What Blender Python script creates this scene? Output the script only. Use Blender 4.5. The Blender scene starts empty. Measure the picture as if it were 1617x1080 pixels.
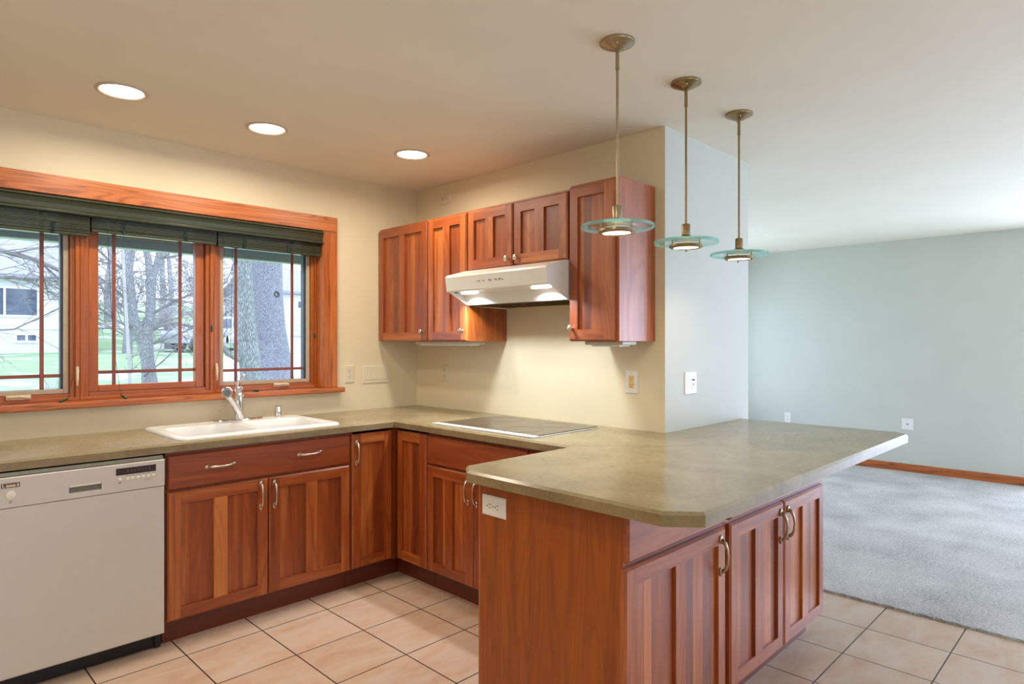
import bpy, bmesh, math, random
from mathutils import Vector, Matrix
random.seed(7)
PI = math.pi
scene = bpy.context.scene
COL = scene.collection

# ------------------------------------------------------------------ camera
cam_d = bpy.data.cameras.new('camera')
cam_d.sensor_width = 36.0
cam_d.lens = 1016.27 / 1617.0 * 36.0
cam_d.clip_start = 0.02
cam_d.clip_end = 300
cam = bpy.data.objects.new('camera', cam_d)
COL.objects.link(cam)
cam.location = (-2.8108, -3.7325, 1.3665)
cam.rotation_euler = (PI/2, 0, -0.7925)
scene.camera = cam

# ------------------------------------------------------------------ view
scene.view_settings.view_transform = 'Standard'
scene.view_settings.look = 'None'
scene.view_settings.gamma = 1.0
scene.view_settings.use_curve_mapping = False
scene.view_settings.exposure = 0.04

# ------------------------------------------------------------------ sky
world = bpy.data.worlds.new('sky')
scene.world = world
world.use_nodes = True
bg = world.node_tree.nodes['Background']
bg.inputs[0].default_value = (0.66, 0.77, 1.0, 1)
bg.inputs[1].default_value = 4.0

# ------------------------------------------------------------------ area lamps added in unseen openings as daylight
def area(name, loc, rot, sx, sy, power, color, shape='RECTANGLE', spread=PI):
    d = bpy.data.lights.new(name, 'AREA')
    d.shape = shape
    d.size = sx
    if shape in ('RECTANGLE', 'ELLIPSE'):
        d.size_y = sy
    d.energy = power
    d.color = color
    d.spread = spread
    o = bpy.data.objects.new(name, d)
    COL.objects.link(o)
    o.location = loc
    o.rotation_euler = rot
    return o
DAY = (0.62, 0.745, 1.0)
WARM = (1.0, 0.86, 0.70)
area('daylight_window', (3.45, -0.02, 1.35), (-PI/2, 0, 0), 2.2, 1.4, 32, DAY)          # window in the living room's side wall
area('added_door_daylight', (4.86, -4.8, 1.08), (0, PI/2, 0), 2.0, 2.9, 120, DAY)     # unseen door added in the far wall, widened to feed the peninsula sheen
area('daylight_patio_door', (1.9, -6.46, 1.08), (PI/2, 0, 0), 3.0, 2.0, 16, DAY)         # patio door in the rear wall, behind the camera to the right
area('added_rear_fill', (-2.4, -6.42, 1.5), (PI/2, 0, 0), 1.6, 1.2, 9, (0.85, 0.92, 1.0))  # lamp in an unseen rear window, added for bluish fill

# ------------------------------------------------------------------ mesh builder
class MB:
    def __init__(s):
        s.v = []; s.f = []; s.uv = []; s.tone = []; s.mi = []; s.sm = []
    def face(s, idx, uv=None, tone=.5, mat=0, smooth=False):
        s.f.append(tuple(idx)); s.uv.append(uv or [(0, 0)]*len(idx)); s.tone.append(tone); s.mi.append(mat); s.sm.append(smooth)
    def quadset(s, pts, faces, grain=2, tone=.5, mat=0, smooth=False):
        b = len(s.v); s.v += [tuple(p) for p in pts]
        ou, ov = random.random()*40, random.random()*40
        for f in faces:
            P = [Vector(pts[i]) for i in f]
            n = Vector((0, 0, 0))
            for i in range(len(P)):
                n += P[i].cross(P[(i+1) % len(P)])
            ax = max(range(3), key=lambda i: abs(n[i]))
            if ax == grain:
                a, c = [i for i in range(3) if i != ax]
            else:
                a = grain; c = 3 - grain - ax
            s.face([b+i for i in f], [(p[a]+ou, p[c]+ov+.37*ax) for p in P], tone, mat, smooth)
    def box(s, x0, x1, y0, y1, z0, z1, grain=2, tone=.5, mat=0):
        x0, x1 = min(x0, x1), max(x0, x1); y0, y1 = min(y0, y1), max(y0, y1); z0, z1 = min(z0, z1), max(z0, z1)
        p = [(x0,y0,z0),(x1,y0,z0),(x1,y1,z0),(x0,y1,z0),(x0,y0,z1),(x1,y0,z1),(x1,y1,z1),(x0,y1,z1)]
        s.quadset(p, [(0,3,2,1),(4,5,6,7),(0,1,5,4),(1,2,6,5),(2,3,7,6),(3,0,4,7)], grain, tone, mat)
    def front(s, x0, x1, z0, z1, yb, yf, c=(0,0,0,0), ch=.007, grain=2, tone=.5, mat=0):
        """board facing -y, chamfered on the flagged sides (left, right, bottom, top) of its front"""
        l, r, bt, t = [ch*k for k in c]
        ym = yf + (ch if any(c) else 0)
        p = [(x0,yb,z0),(x1,yb,z0),(x1,yb,z1),(x0,yb,z1),(x0,ym,z0),(x1,ym,z0),(x1,ym,z1),(x0,ym,z1),
             (x0+l,yf,z0+bt),(x1-r,yf,z0+bt),(x1-r,yf,z1-t),(x0+l,yf,z1-t)]
        f = [(0,3,2,1),(0,1,5,4),(1,2,6,5),(2,3,7,6),(3,0,4,7),(8,9,10,11)]
        if any(c):
            f += [(4,5,9,8),(5,6,10,9),(6,7,11,10),(7,4,8,11)]
        else:
            p = p[:4] + p[8:]; f = [(0,3,2,1),(0,1,5,4),(1,2,6,5),(2,3,7,6),(3,0,4,7),(4,5,6,7)]
        s.quadset(p, f, grain, tone, mat)
    def prism(s, poly, a0, a1, axis=0, grain=None, tone=.5, mat=0, smooth=False):
        """2d polygon extruded along axis; poly gives the two other coordinates in order"""
        o = [i for i in range(3) if i != axis]
        n = len(poly); pts = []
        for a in (a0, a1):
            for q in poly:
                p = [0, 0, 0]; p[axis] = a; p[o[0]] = q[0]; p[o[1]] = q[1]; pts.append(tuple(p))
        fs = [tuple(range(n))[::-1], tuple(range(n, 2*n))]
        for i in range(n):
            j = (i+1) % n
            fs.append((i, j, n+j, n+i))
        s.quadset(pts, fs, axis if grain is None else grain, tone, mat, smooth)
    def lathe(s, prof, c=(0,0,0), n=32, axis=2, mat=0, smooth=True, caps=True):
        b = len(s.v)
        o = [i for i in range(3) if i != axis]
        for r, h in prof:
            for k in range(n):
                a = 2*PI*k/n
                p = [0,0,0]; p[axis] = c[axis]+h; p[o[0]] = c[o[0]]+r*math.cos(a); p[o[1]] = c[o[1]]+r*math.sin(a)
                s.v.append(tuple(p))
        for i in range(len(prof)-1):
            for k in range(n):
                k2 = (k+1) % n
                s.face([b+i*n+k, b+i*n+k2, b+(i+1)*n+k2, b+(i+1)*n+k], [(k/n, i), ((k+1)/n, i), ((k+1)/n, i+1), (k/n, i+1)], .5, mat, smooth)
        if caps:
            s.face([b+k for k in range(n)][::-1], None, .5, mat)
            s.face([b+(len(prof)-1)*n+k for k in range(n)], None, .5, mat)
    def tube(s, pts, rad, n=8, mat=0, tone=.5, flat=None):
        pts = [Vector(p) for p in pts]
        if not hasattr(rad, '__len__'): rad = [rad]*len(pts)
        b = len(s.v); L = 0
        t0 = (pts[1]-pts[0]).normalized()
        u = t0.orthogonal().normalized()
        for i, p in enumerate(pts):
            t = (pts[min(i+1, len(pts)-1)]-pts[max(i-1, 0)])
            t = t.normalized() if t.length > 1e-9 else t0
            u = (u - t*u.dot(t)); u = u.normalized() if u.length > 1e-6 else t.orthogonal().normalized()
            w = t.cross(u)
            for k in range(n):
                a = 2*PI*k/n
                s.v.append(tuple(p + (u*math.cos(a)+w*math.sin(a))*rad[i]))
        for i in range(len(pts)-1):
            d = (pts[i+1]-pts[i]).length
            for k in range(n):
                k2 = (k+1) % n
                s.face([b+i*n+k, b+i*n+k2, b+(i+1)*n+k2, b+(i+1)*n+k],
                       [(L, k*rad[i]*6.28/n), (L, (k+1)*rad[i]*6.28/n), (L+d, (k+1)*rad[i]*6.28/n), (L+d, k*rad[i]*6.28/n)], tone, mat, True)
            L += d
        s.face([b+k for k in range(n)][::-1], None, tone, mat)
        s.face([b+(len(pts)-1)*n+k for k in range(n)], None, tone, mat)
    def ball(s, c, r, n=16, m=10, mat=0, sc=(1,1,1)):
        b = len(s.v)
        for i in range(m+1):
            th = PI*i/m; th = min(max(th, .02), PI-.02)
            for k in range(n):
                a = 2*PI*k/n
                s.v.append((c[0]+r*sc[0]*math.sin(th)*math.cos(a), c[1]+r*sc[1]*math.sin(th)*math.sin(a), c[2]-r*sc[2]*math.cos(th)))
        for i in range(m):
            for k in range(n):
                k2 = (k+1) % n
                s.face([b+i*n+k, b+i*n+k2, b+(i+1)*n+k2, b+(i+1)*n+k], None, .5, mat, True)
        s.face([b+k for k in range(n)][::-1], None, .5, mat, True); s.face([b+m*n+k for k in range(n)], None, .5, mat, True)
    def ring(s, c, R, r, n=40, m=8, mat=0, axis=2):
        prof = [(R+r*math.cos(2*PI*i/m), r*math.sin(2*PI*i/m)) for i in range(m+1)]
        s.lathe(prof, c, n, axis, mat, True, False)
    def build(s, name, mats, parent=None, bevel=0, seg=1):
        me = bpy.data.meshes.new(name)
        me.from_pydata(s.v, [], s.f)
        ul = me.uv_layers.new(name='UVMap')
        ul.data.foreach_set('uv', [c for f in s.uv for p in f for c in p])
        at = me.attributes.new('tone', 'FLOAT', 'FACE')
        at.data.foreach_set('value', s.tone)
        me.polygons.foreach_set('material_index', s.mi)
        me.polygons.foreach_set('use_smooth', s.sm)
        for m in (mats if isinstance(mats, (list, tuple)) else [mats]): me.materials.append(m)
        bm = bmesh.new(); bm.from_mesh(me); bmesh.ops.recalc_face_normals(bm, faces=bm.faces); bm.to_mesh(me); bm.free()
        if any(s.sm): me.set_sharp_from_angle(angle=math.radians(40))
        me.update()
        o = bpy.data.objects.new(name, me)
        COL.objects.link(o)
        if parent is not None: o.parent = parent
        if bevel:
            b = o.modifiers.new('edge', 'BEVEL'); b.width = bevel; b.segments = seg; b.limit_method = 'ANGLE'; b.angle_limit = math.radians(40)
        return o

def tag(o, label, cat, group=None, kind=None):
    o['label'] = label; o['category'] = cat
    if group: o['group'] = group
    if kind: o['kind'] = kind
    return o
def thing(name, label, cat, loc=(0,0,0), rz=0, group=None):
    o = bpy.data.objects.new(name, None)
    o.empty_display_size = .05
    COL.objects.link(o); o.location = loc; o.rotation_euler = (0, 0, rz)
    return tag(o, label, cat, group)
def struct(o, label=None):
    o['kind'] = 'structure'
    if label: o['label'] = label
    return o
def lab(o, label): o['label'] = label; return o
def dup(root, loc, rz=None, label=None):
    def cp(o, p):
        c = o.copy(); COL.objects.link(c)
        if p is not None: c.parent = p
        for ch in list(o.children): cp(ch, c)
        return c
    r = cp(root, None); r.location = loc
    if rz is not None: r.rotation_euler = (0, 0, rz)
    if label: r['label'] = label
    return r

# ------------------------------------------------------------------ materials
def srgb(r, g, b):
    f = lambda c: (c/255/12.92) if c/255 <= .04045 else ((c/255+.055)/1.055)**2.4
    return (f(r), f(g), f(b), 1)
class NT:
    def __init__(s, name):
        s.m = bpy.data.materials.new(name); s.m.use_nodes = True
        s.t = s.m.node_tree; s.b = s.t.nodes['Principled BSDF']; s.out = s.t.nodes['Material Output']
    def n(s, typ, **kw):
        nd = s.t.nodes.new(typ)
        for k, v in kw.items():
            if k.startswith('i_'):
                key = k[2:]; key = int(key) if key.isdigit() else key.replace('_', ' ')
                nd.inputs[key].default_value = v
            else: setattr(nd, k, v)
        return nd
    def l(s, a, b): s.t.links.new(a, b)
    def math(s, op, a, b=None, c=None):
        nd = s.t.nodes.new('ShaderNodeMath'); nd.operation = op
        for i, x in enumerate((a, b, c)):
            if x is None: continue
            if isinstance(x, (int, float)): nd.inputs[i].default_value = x
            else: s.l(x, nd.inputs[i])
        return nd.outputs[0]
    def ramp(s, fac, stops, interp='LINEAR'):
        nd = s.t.nodes.new('ShaderNodeValToRGB'); nd.color_ramp.interpolation = interp
        e = nd.color_ramp.elements
        while len(e) < len(stops): e.new(.5)
        for i, (p, c) in enumerate(stops): e[i].position = p; e[i].color = c
        s.l(fac, nd.inputs[0]); return nd.outputs[0]
    def mix(s, fac, a, b, mode='MIX'):
        nd = s.t.nodes.new('ShaderNodeMix'); nd.data_type = 'RGBA'; nd.blend_type = mode
        for i, x in ((0, fac), (6, a), (7, b)):
            if isinstance(x, (int, float)): nd.inputs[i].default_value = x
            elif isinstance(x, tuple): nd.inputs[i].default_value = x
            else: s.l(x, nd.inputs[i])
        return nd.outputs[2]
    def bump(s, h, strength=.3, dist=.002):
        nd = s.n('ShaderNodeBump'); nd.inputs['Strength'].default_value = strength; nd.inputs['Distance'].default_value = dist
        s.l(h, nd.inputs['Height']); s.l(nd.outputs[0], s.b.inputs['Normal'])
    def coords(s, scale=(1,1,1), loc=(0,0,0), kind='Object'):
        tc = s.n('ShaderNodeTexCoord'); mp = s.n('ShaderNodeMapping')
        mp.inputs['Scale'].default_value = scale; mp.inputs['Location'].default_value = loc
        s.l(tc.outputs[kind], mp.inputs[0]); return mp.outputs[0]
    def noise(s, vec, scale, detail=4, rough=.5, dist=0):
        nd = s.n('ShaderNodeTexNoise'); nd.inputs['Scale'].default_value = scale; nd.inputs['Detail'].default_value = detail
        nd.inputs['Roughness'].default_value = rough; nd.inputs['Distortion'].default_value = dist
        s.l(vec, nd.inputs['Vector']); return nd.outputs[0]

def plain(name, col, rough=.5, metal=0, spec=.5, var=.03, vs=30, coat=0):
    m = NT(name)
    c = col if len(col) == 4 else srgb(*col)
    v = m.noise(m.coords(), vs, 3)
    d = tuple(x*(1-var*2) for x in c[:3])+(1,); u = tuple(min(1, x*(1+var*2)) for x in c[:3])+(1,)
    m.l(m.ramp(v, [(.3, d), (.7, u)]), m.b.inputs['Base Color'])
    m.b.inputs['Roughness'].default_value = rough; m.b.inputs['Metallic'].default_value = metal
    m.b.inputs['Specular IOR Level'].default_value = spec; m.b.inputs['Coat Weight'].default_value = coat
    return m.m
def emit(name, col, strength):
    m = NT(name)
    m.b.inputs['Base Color'].default_value = (.9, .9, .9, 1)
    m.b.inputs['Emission Color'].default_value = col; m.b.inputs['Emission Strength'].default_value = strength
    return m.m
def wood(name, dark, mid, light, rough=.3, ring=.3, fig=8, bump=.05, coat=.25):
    m = NT(name)
    tc = m.n('ShaderNodeTexCoord'); at = m.n('ShaderNodeAttribute', attribute_name='tone')
    def mp(sx, sy):
        nd = m.n('ShaderNodeMapping'); nd.inputs['Scale'].default_value = (sx, sy, 1); m.l(tc.outputs['UV'], nd.inputs[0]); return nd.outputs[0]
    streak = m.noise(mp(1.3, 22), 1, 4, .55, .3)
    fine = m.noise(mp(9, 420), 1, 2, .5)
    base = m.noise(mp(.9, fig), 1, 1.5, .4, .5)
    rings = m.math('MULTIPLY_ADD', m.math('SINE', m.math('MULTIPLY', base, 70)), .5, .5)
    rings = m.math('POWER', rings, 2.5)
    f = m.math('MULTIPLY_ADD', streak, .62, -.02)
    f = m.math('MULTIPLY_ADD', fine, .20, f)
    f = m.math('SUBTRACT', f, m.math('MULTIPLY', rings, ring))
    f = m.math('MULTIPLY_ADD', m.math('SUBTRACT', at.outputs['Fac'], .5), .75, m.math('ADD', f, .12))
    c = m.ramp(f, [(.12, dark), (.5, mid), (.92, light)])
    m.l(c, m.b.inputs['Base Color'])
    m.b.inputs['Roughness'].default_value = rough
    m.b.inputs['Coat Weight'].default_value = coat; m.b.inputs['Coat Roughness'].default_value = .42
    if bump: m.bump(fine, bump, .0006)
    return m.m

CHERRY = wood('cherry_wood', srgb(88, 32, 3), srgb(150, 67, 14), srgb(214, 132, 62), .38, .08, 6, .05, .8)
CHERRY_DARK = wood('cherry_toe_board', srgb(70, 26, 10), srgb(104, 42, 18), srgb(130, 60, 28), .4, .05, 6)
VENEER = wood('cherry_veneer', srgb(108, 46, 3), srgb(156, 76, 9), srgb(186, 104, 26), .36, .12, 9)
OAK = wood('red_oak_trim', srgb(128, 62, 18), srgb(186, 103, 46), srgb(214, 138, 76), .36, .30, 20, .08)
PINEW = wood('window_frame_wood', srgb(126, 60, 8), srgb(168, 86, 16), srgb(196, 116, 40), .3, .10, 9, .04, .4)

WALL_K = plain('cream_wall_paint', (226, 214, 182), .6, var=.01, vs=3)
WALL_L = plain('pale_wall_paint', (196, 198, 186), .6, var=.01, vs=3)
CEIL = plain('ceiling_paint', (232, 226, 207), .75, var=.01, vs=3)
WHITE = plain('white_enamel', (232, 234, 234), .22, var=.005)
DWWHITE = plain('dishwasher_enamel', (210, 205, 198), .32, var=.005)
DWEDGE = plain('dishwasher_trim', (232, 228, 216), .3, var=.005)
HOODW = plain('hood_enamel', (232, 230, 224), .28, var=.005)
PLASTIC = plain('ivory_plastic', (222, 212, 186), .35, var=.005)
PLASTICW = plain('white_plastic', (232, 230, 224), .35, var=.005)
ALMOND = plain('almond_plastic', (228, 196, 130), .35, var=.005)
SLOT = plain('dark_slot', (40, 34, 28), .6)
BLACK = plain('black_plastic', (22, 22, 24), .45)
DISPLAY = plain('dark_display', (58, 44, 40), .2)
CHROME = plain('chrome', (232, 234, 238), .06, 1, var=.0)
NICKEL = plain('satin_nickel', (206, 196, 180), .28, 1, var=.02)
BRUSH = plain('brushed_nickel', (172, 156, 130), .34, 1, var=.03, vs=60)
BRASSY = plain('aged_brass_nickel', (158, 138, 104), .34, 1, var=.03, vs=60)
GREEN = wood('dark_green_slats', srgb(22, 28, 14), srgb(42, 50, 28), srgb(70, 76, 46), .24, .05, 20, .04, .5)
CORD = plain('green_cord', (24, 50, 44), .6)
TASSEL = plain('green_tassel', (14, 58, 44), .3)
SCREEN = plain('tan_screen_frame', (186, 166, 140), .45)
SASH = plain('grey_sash_cladding', (86, 98, 112), .4)
TAN = plain('cream_crank', (216, 200, 168), .4)
FILTER = plain('hood_filter', (120, 104, 74), .35, .8, var=.12, vs=120)
MARK = plain('control_markings', (150, 152, 154), .5)
MARKD = plain('fine_print', (110, 96, 88), .5)
BADGE = plain('badge_plate', (104, 70, 58), .3)
UCL = plain('undercabinet_housing', (206, 200, 182), .4)
CANTRIM = plain('downlight_trim', (206, 190, 168), .5)
CAN_E = emit('downlight_lens', (1, .93, .82, 1), 9)
PEN_E = emit('pendant_lens', (1, .90, .76, 1), 2.6)
HOOD_E = emit('hood_lamp_lens', (1, .99, .97, 1), 3)

def countertop_mat(name, cols, rough):
    m = NT(name); co = m.coords()
    a = m.noise(co, 3.2, 5, .6, .8); b = m.noise(co, 55, 4, .7); c = m.noise(co, 260, 2, .6)
    f = m.math('ADD', m.math('MULTIPLY', a, .5), m.math('ADD', m.math('MULTIPLY', b, .28), m.math('MULTIPLY', c, .22)))
    m.l(m.ramp(f, [(p, srgb(*c)) for p, c in zip((.3, .5, .72), cols)]), m.b.inputs['Base Color'])
    m.b.inputs['Roughness'].default_value = rough; m.bump(b, .03, .0004)
    return m.m
CTOP = countertop_mat('olive_tan_laminate', ((112, 98, 68), (146, 132, 98), (174, 160, 124)), .22)
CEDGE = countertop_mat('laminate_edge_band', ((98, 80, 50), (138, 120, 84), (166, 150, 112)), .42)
def tile_mat():
    m = NT('beige_floor_tile')
    br = m.n('ShaderNodeTexBrick', offset=0.0, squash=1.0)
    co = m.coords(loc=(1.809+.3385*20, .75+.3385*20, 0))
    m.l(co, br.inputs['Vector'])
    br.inputs['Scale'].default_value = 1; br.inputs['Brick Width'].default_value = .3385; br.inputs['Row Height'].default_value = .3385
    br.inputs['Mortar Size'].default_value = .0032; br.inputs['Mortar Smooth'].default_value = .15; br.inputs['Bias'].default_value = 0
    br.inputs['Color1'].default_value = srgb(202, 182, 166); br.inputs['Color2'].default_value = srgb(210, 192, 178); br.inputs['Mortar'].default_value = srgb(72, 58, 48)
    v = m.noise(m.coords((4, 9, 1)), 1, 6, .6, .6)
    stain = m.ramp(v, [(.30, srgb(240, 212, 190)), (.5, srgb(250, 238, 226)), (.72, (1, 1, 1, 1))])
    m.l(m.mix(.8, br.outputs['Color'], stain, 'MULTIPLY'), m.b.inputs['Base Color'])
    m.b.inputs['Roughness'].default_value = .24
    m.bump(m.math('SUBTRACT', 1, br.outputs['Fac']), .4, .002)
    return m.m
TILE = tile_mat()
def carpet_mat():
    m = NT('pale_loop_carpet'); co = m.coords()
    a = m.noise(co, 240, 2, .7); b = m.noise(co, 70, 3, .7); c = m.noise(co, 2.5, 3)
    f = m.math('ADD', m.math('MULTIPLY', a, .5), m.math('ADD', m.math('MULTIPLY', b, .3), m.math('MULTIPLY', c, .2)))
    m.l(m.ramp(f, [(.36, srgb(112, 110, 106)), (.52, srgb(198, 195, 190)), (.68, srgb(228, 225, 220))]), m.b.inputs['Base Color'])
    m.b.inputs['Roughness'].default_value = .95; m.b.inputs['Specular IOR Level'].default_value = .1
    m.bump(f, .9, .008)
    return m.m
CARPET = carpet_mat()
def glass_mat(name, tint=(1, 1, 1, 1), refl=.9):
    m = NT(name)
    m.t.nodes.remove(m.b)
    tr = m.n('ShaderNodeBsdfTransparent'); tr.inputs[0].default_value = tint
    gl = m.n('ShaderNodeBsdfGlossy'); gl.inputs['Roughness'].default_value = .01
    fr = m.n('ShaderNodeFresnel'); fr.inputs[0].default_value = 1.45
    nz = m.noise(m.coords(), 1.5, 1)
    fac = m.math('MULTIPLY', fr.outputs[0], m.math('MULTIPLY_ADD', nz, .05, refl))
    mx = m.n('ShaderNodeMixShader'); m.l(fac, mx.inputs[0]); m.l(tr.outputs[0], mx.inputs[1]); m.l(gl.outputs[0], mx.inputs[2])
    m.l(mx.outputs[0], m.out.inputs['Surface'])
    return m.m
PANE = glass_mat('window_glass', refl=.2)
def green_glass(name, col, rough=.0):
    m = NT(name)
    m.b.inputs['Base Color'].default_value = col; m.b.inputs['Transmission Weight'].default_value = 1
    m.b.inputs['Roughness'].default_value = rough; m.b.inputs['IOR'].default_value = 1.5
    return m.m
DISC = glass_mat('clear_disc_glass', (.95, .99, .97, 1), .4)
def rim_mat():
    m = NT('green_disc_edge'); m.t.nodes.remove(m.b)
    tr = m.n('ShaderNodeBsdfTransparent'); tr.inputs[0].default_value = (.35, .78, .70, 1)
    tl = m.n('ShaderNodeBsdfTranslucent'); tl.inputs[0].default_value = (.62, .96, .90, 1)
    df = m.n('ShaderNodeBsdfDiffuse'); df.inputs[0].default_value = (.42, .80, .74, 1)
    gl = m.n('ShaderNodeBsdfGlossy'); gl.inputs['Roughness'].default_value = .05
    nz = m.noise(m.coords(), 14, 1)
    def mx(f, a, b):
        x = m.n('ShaderNodeMixShader'); m.l(a, x.inputs[1]); m.l(b, x.inputs[2])
        if isinstance(f, float): x.inputs[0].default_value = f
        else: m.l(f, x.inputs[0])
        return x.outputs[0]
    a = mx(.5, tl.outputs[0], df.outputs[0]); a = mx(m.math('MULTIPLY_ADD', nz, .5, .2), tr.outputs[0], a); a = mx(.12, a, gl.outputs[0])
    m.l(a, m.out.inputs['Surface']); return m.m
RIM = rim_mat()
COOKGLASS = plain('smoked_ceramic_glass', (58, 48, 38), .12, 0, .6, var=.02)
COOKTRIM = plain('cooktop_trim', (224, 224, 222), .25, .2, var=.0)
COOKLINE = plain('burner_ring', (62, 62, 72), .2)

# ------------------------------------------------------------------ room shell
XL, XF, YB, H = -4.2, 4.894, -6.5, 2.44
WX0, WX1, WZ0, WZ1 = -2.685, -.745, 1.047, 2.072      # kitchen window opening
mb = MB(); mb.box(XL-.15, .895, YB-.15, .15, -.12, 0); struct(mb.build('floor', TILE), 'beige square tile kitchen floor with dark grout')
mb = MB(); mb.box(.895, XF+.15, YB-.15, .15, -.12, -.002)
o = struct(mb.build('floor_living_room', CARPET), 'pale loop carpet of the living room')
# carpet body with a slightly ragged edge towards the tile
mb = MB()
ys = [YB+.005 + i*(-.02-YB)/300 for i in range(301)]
ex = lambda y: .897+.004*math.sin(y*83)+.003*math.sin(y*31) if y < -2.04 else .957
for i in range(300):
    e0, e1 = ex(ys[i]), ex(ys[i+1])
    b = len(mb.v)
    mb.v += [(e0, ys[i], 0), (e1, ys[i+1], 0), (e1+.006, ys[i+1], .012), (e0+.006, ys[i], .012), (XF-.018, ys[i], .012), (XF-.018, ys[i+1], .012)]
    mb.face([b, b+1, b+2, b+3]); mb.face([b+3, b+2, b+5, b+4])
o = mb.build('carpet', CARPET); tag(o, 'pale grey loop carpet covering the living room floor beyond the tiles', 'carpet', kind='stuff')
mb = MB(); mb.box(XL-.15, XF+.15, YB-.15, .15, H, H+.12); struct(mb.build('ceiling', CEIL), 'plain painted ceiling over kitchen and living room')
# kitchen window wall (plane y=0) with its opening
mb = MB()
mb.box(XL, WX0, 0, .14, 0, H); mb.box(WX1, .2, 0, .14, 0, H); mb.box(WX0, WX1, 0, .14, 0, WZ0); mb.box(WX0, WX1, 0, .14, WZ1, H)
struct(mb.build('wall_window', WALL_K), 'cream wall with the triple kitchen window')
mb = MB()
mb.box(.2, 2.3, 0, .14, 0, H); mb.box(4.6, XF+.15, 0, .14, 0, H); mb.box(2.3, 4.6, 0, .14, 0, .6); mb.box(2.3, 4.6, 0, .14, 2.1, H)
struct(mb.build('wall_living_side', WALL_L))
# range wall and the stub end: one block, cream on the kitchen side and pale on the living side
mb = MB(); mb.box(0, .938, -2.029, 0, 0, H)
for i in range(6): mb.mi[i] = 1
mb.mi[5] = 0
o = struct(mb.build('wall_range', [WALL_K, WALL_L]), 'wall block behind the range, its end facing the peninsula')
mb = MB(); mb.box(XF, XF+.15, -3.3, 0, 0, H); mb.box(XF, XF+.15, -6.3, -3.3, 2.1, H); mb.box(XF, XF+.15, YB, -6.3, 0, H)
struct(mb.build('wall_far', WALL_L), 'pale far wall of the living room')
mb = MB(); mb.box(XL-.15, XL, YB, .14, 0, H); struct(mb.build('wall_left', WALL_K))
mb = MB()
for x0, x1, z0, z1 in ((XL-.15, -3.2, 0, H), (-3.2, -1.6, 0, .9), (-3.2, -1.6, 2.1, H), (-1.6, .4, 0, H), (.4, 3.4, 2.1, H), (3.4, XF+.15, 0, H)):
    mb.box(x0, x1, YB-.15, YB, z0, z1)
struct(mb.build('wall_back', WALL_L))
mb = MB(); mb.box(XF-.016, XF, -3.3, 0, .0, .092, 1, .42); struct(mb.build('baseboard_far', OAK, bevel=.004), 'oak baseboard along the far living room wall')
mb = MB(); mb.box(.938, .954, -2.029, 0, 0, .092, 1, .45); struct(mb.build('baseboard_stub', OAK, bevel=.004))

# ------------------------------------------------------------------ kitchen window
def win_unit(idx, x0, x1, screen, label):
    root = bpy.data.objects.new('window_%d' % idx, None); COL.objects.link(root); root.location = ((x0+x1)/2, .1, WZ0)
    struct(root, label)
    ox, oy, oz = (x0+x1)/2, .1, WZ0
    a, b = x0-ox, x1-ox
    z0, z1 = 1.075-oz, WZ1-oz
    m = MB(); fw = .04
    m.box(a, a+fw, -.035, .04, z0, z1, 2, .45); m.box(b-fw, b, -.035, .04, z0, z1, 2, .5)
    m.box(a+fw, b-fw, -.035, .04, z0, z0+.035, 0, .5); m.box(a+fw, b-fw, -.035, .04, z1-.035, z1, 0, .5)
    m.box(a, a+.02, -.048, -.035, z0, z1, 2, .5); m.box(b-.02, b, -.048, -.035, z0, z1, 2, .5); m.box(a, b, -.05, -.035, z0, z0+.018, 0, .55)
    m.build('frame', PINEW, root, .003)
    sw = .045 if not screen else .03
    m = MB(); i0, i1, k0, k1 = a+fw+.002, b-fw-.002, z0+.037, z1-.037
    ya, yb = (-.015, .03) if not screen else (.005, .045)
    m.box(i0, i0+sw, ya, yb, k0, k1, 2, .5); m.box(i1-sw, i1, ya, yb, k0, k1, 2, .5)
    m.box(i0+sw, i1-sw, ya, yb, k0, k0+sw*.75, 0, .55); m.box(i0+sw, i1-sw, ya, yb, k1-sw, k1, 0, .55)
    sash = m.build('sash', SASH if screen else PINEW, root, .003)
    g0, g1, h0, h1 = i0+sw, i1-sw, k0+sw*.75, k1-sw
    m = MB(); m.box(g0-.003, g1+.003, .018, .022, h0-.003, h1+.003); m.build('pane', PANE, sash)
    m = MB(); gw = .0085
    for x in (g0+.075, g1-.075): m.box(x-gw, x+gw, .006, .017, h0, h1, 2, .3)
    for z in (h0+.065, h1-.065):
        xs = [g0, g0+.075-gw, g0+.075+gw, g1-.075-gw, g1-.075+gw, g1]
        for q in (0, 2, 4): m.box(xs[q], xs[q+1], .007, .017, z-gw, z+gw, 0, .35)
    m.build('muntin_grid', CHERRY, sash, .002)
    if screen:
        m = MB(); t = .022
        m.box(i0, i0+t, -.02, -.008, k0, k1); m.box(i1-t, i1, -.02, -.008, k0, k1); m.box(i0+t, i1-t, -.02, -.008, k0, k0+t); m.box(i0+t, i1-t, -.02, -.008, k1-t, k1)
        lab(m.build('screen_frame', SCREEN, root, .002), 'tan insect screen frame')
        # folded crank handle and its cover at the sill, lock lever on the jamb
        m = MB(); m.box(.03, .125, -.055, -.035, z0+.018, z0+.04); m.tube([(.035, -.058, z0+.03), (.08, -.062, z0+.034), (.122, -.058, z0+.026)], [.006, .005, .006])
        lab(m.build('crank_handle', TAN, root, .002), 'cream folding crank handle')
        lx = b-.012 if idx == 1 else a+.012
        m = MB(); m.box(lx-.006, lx+.006, -.058, -.048, z0+.10, z0+.17); m.tube([(lx, -.058, z0+.15), (lx-.004, -.075, z0+.13), (lx-.006, -.08, z0+.075)], [.007, .006, .004])
        lab(m.build('lock_lever', TAN, root, .001), 'cream sash lock lever')
    return root
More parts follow.
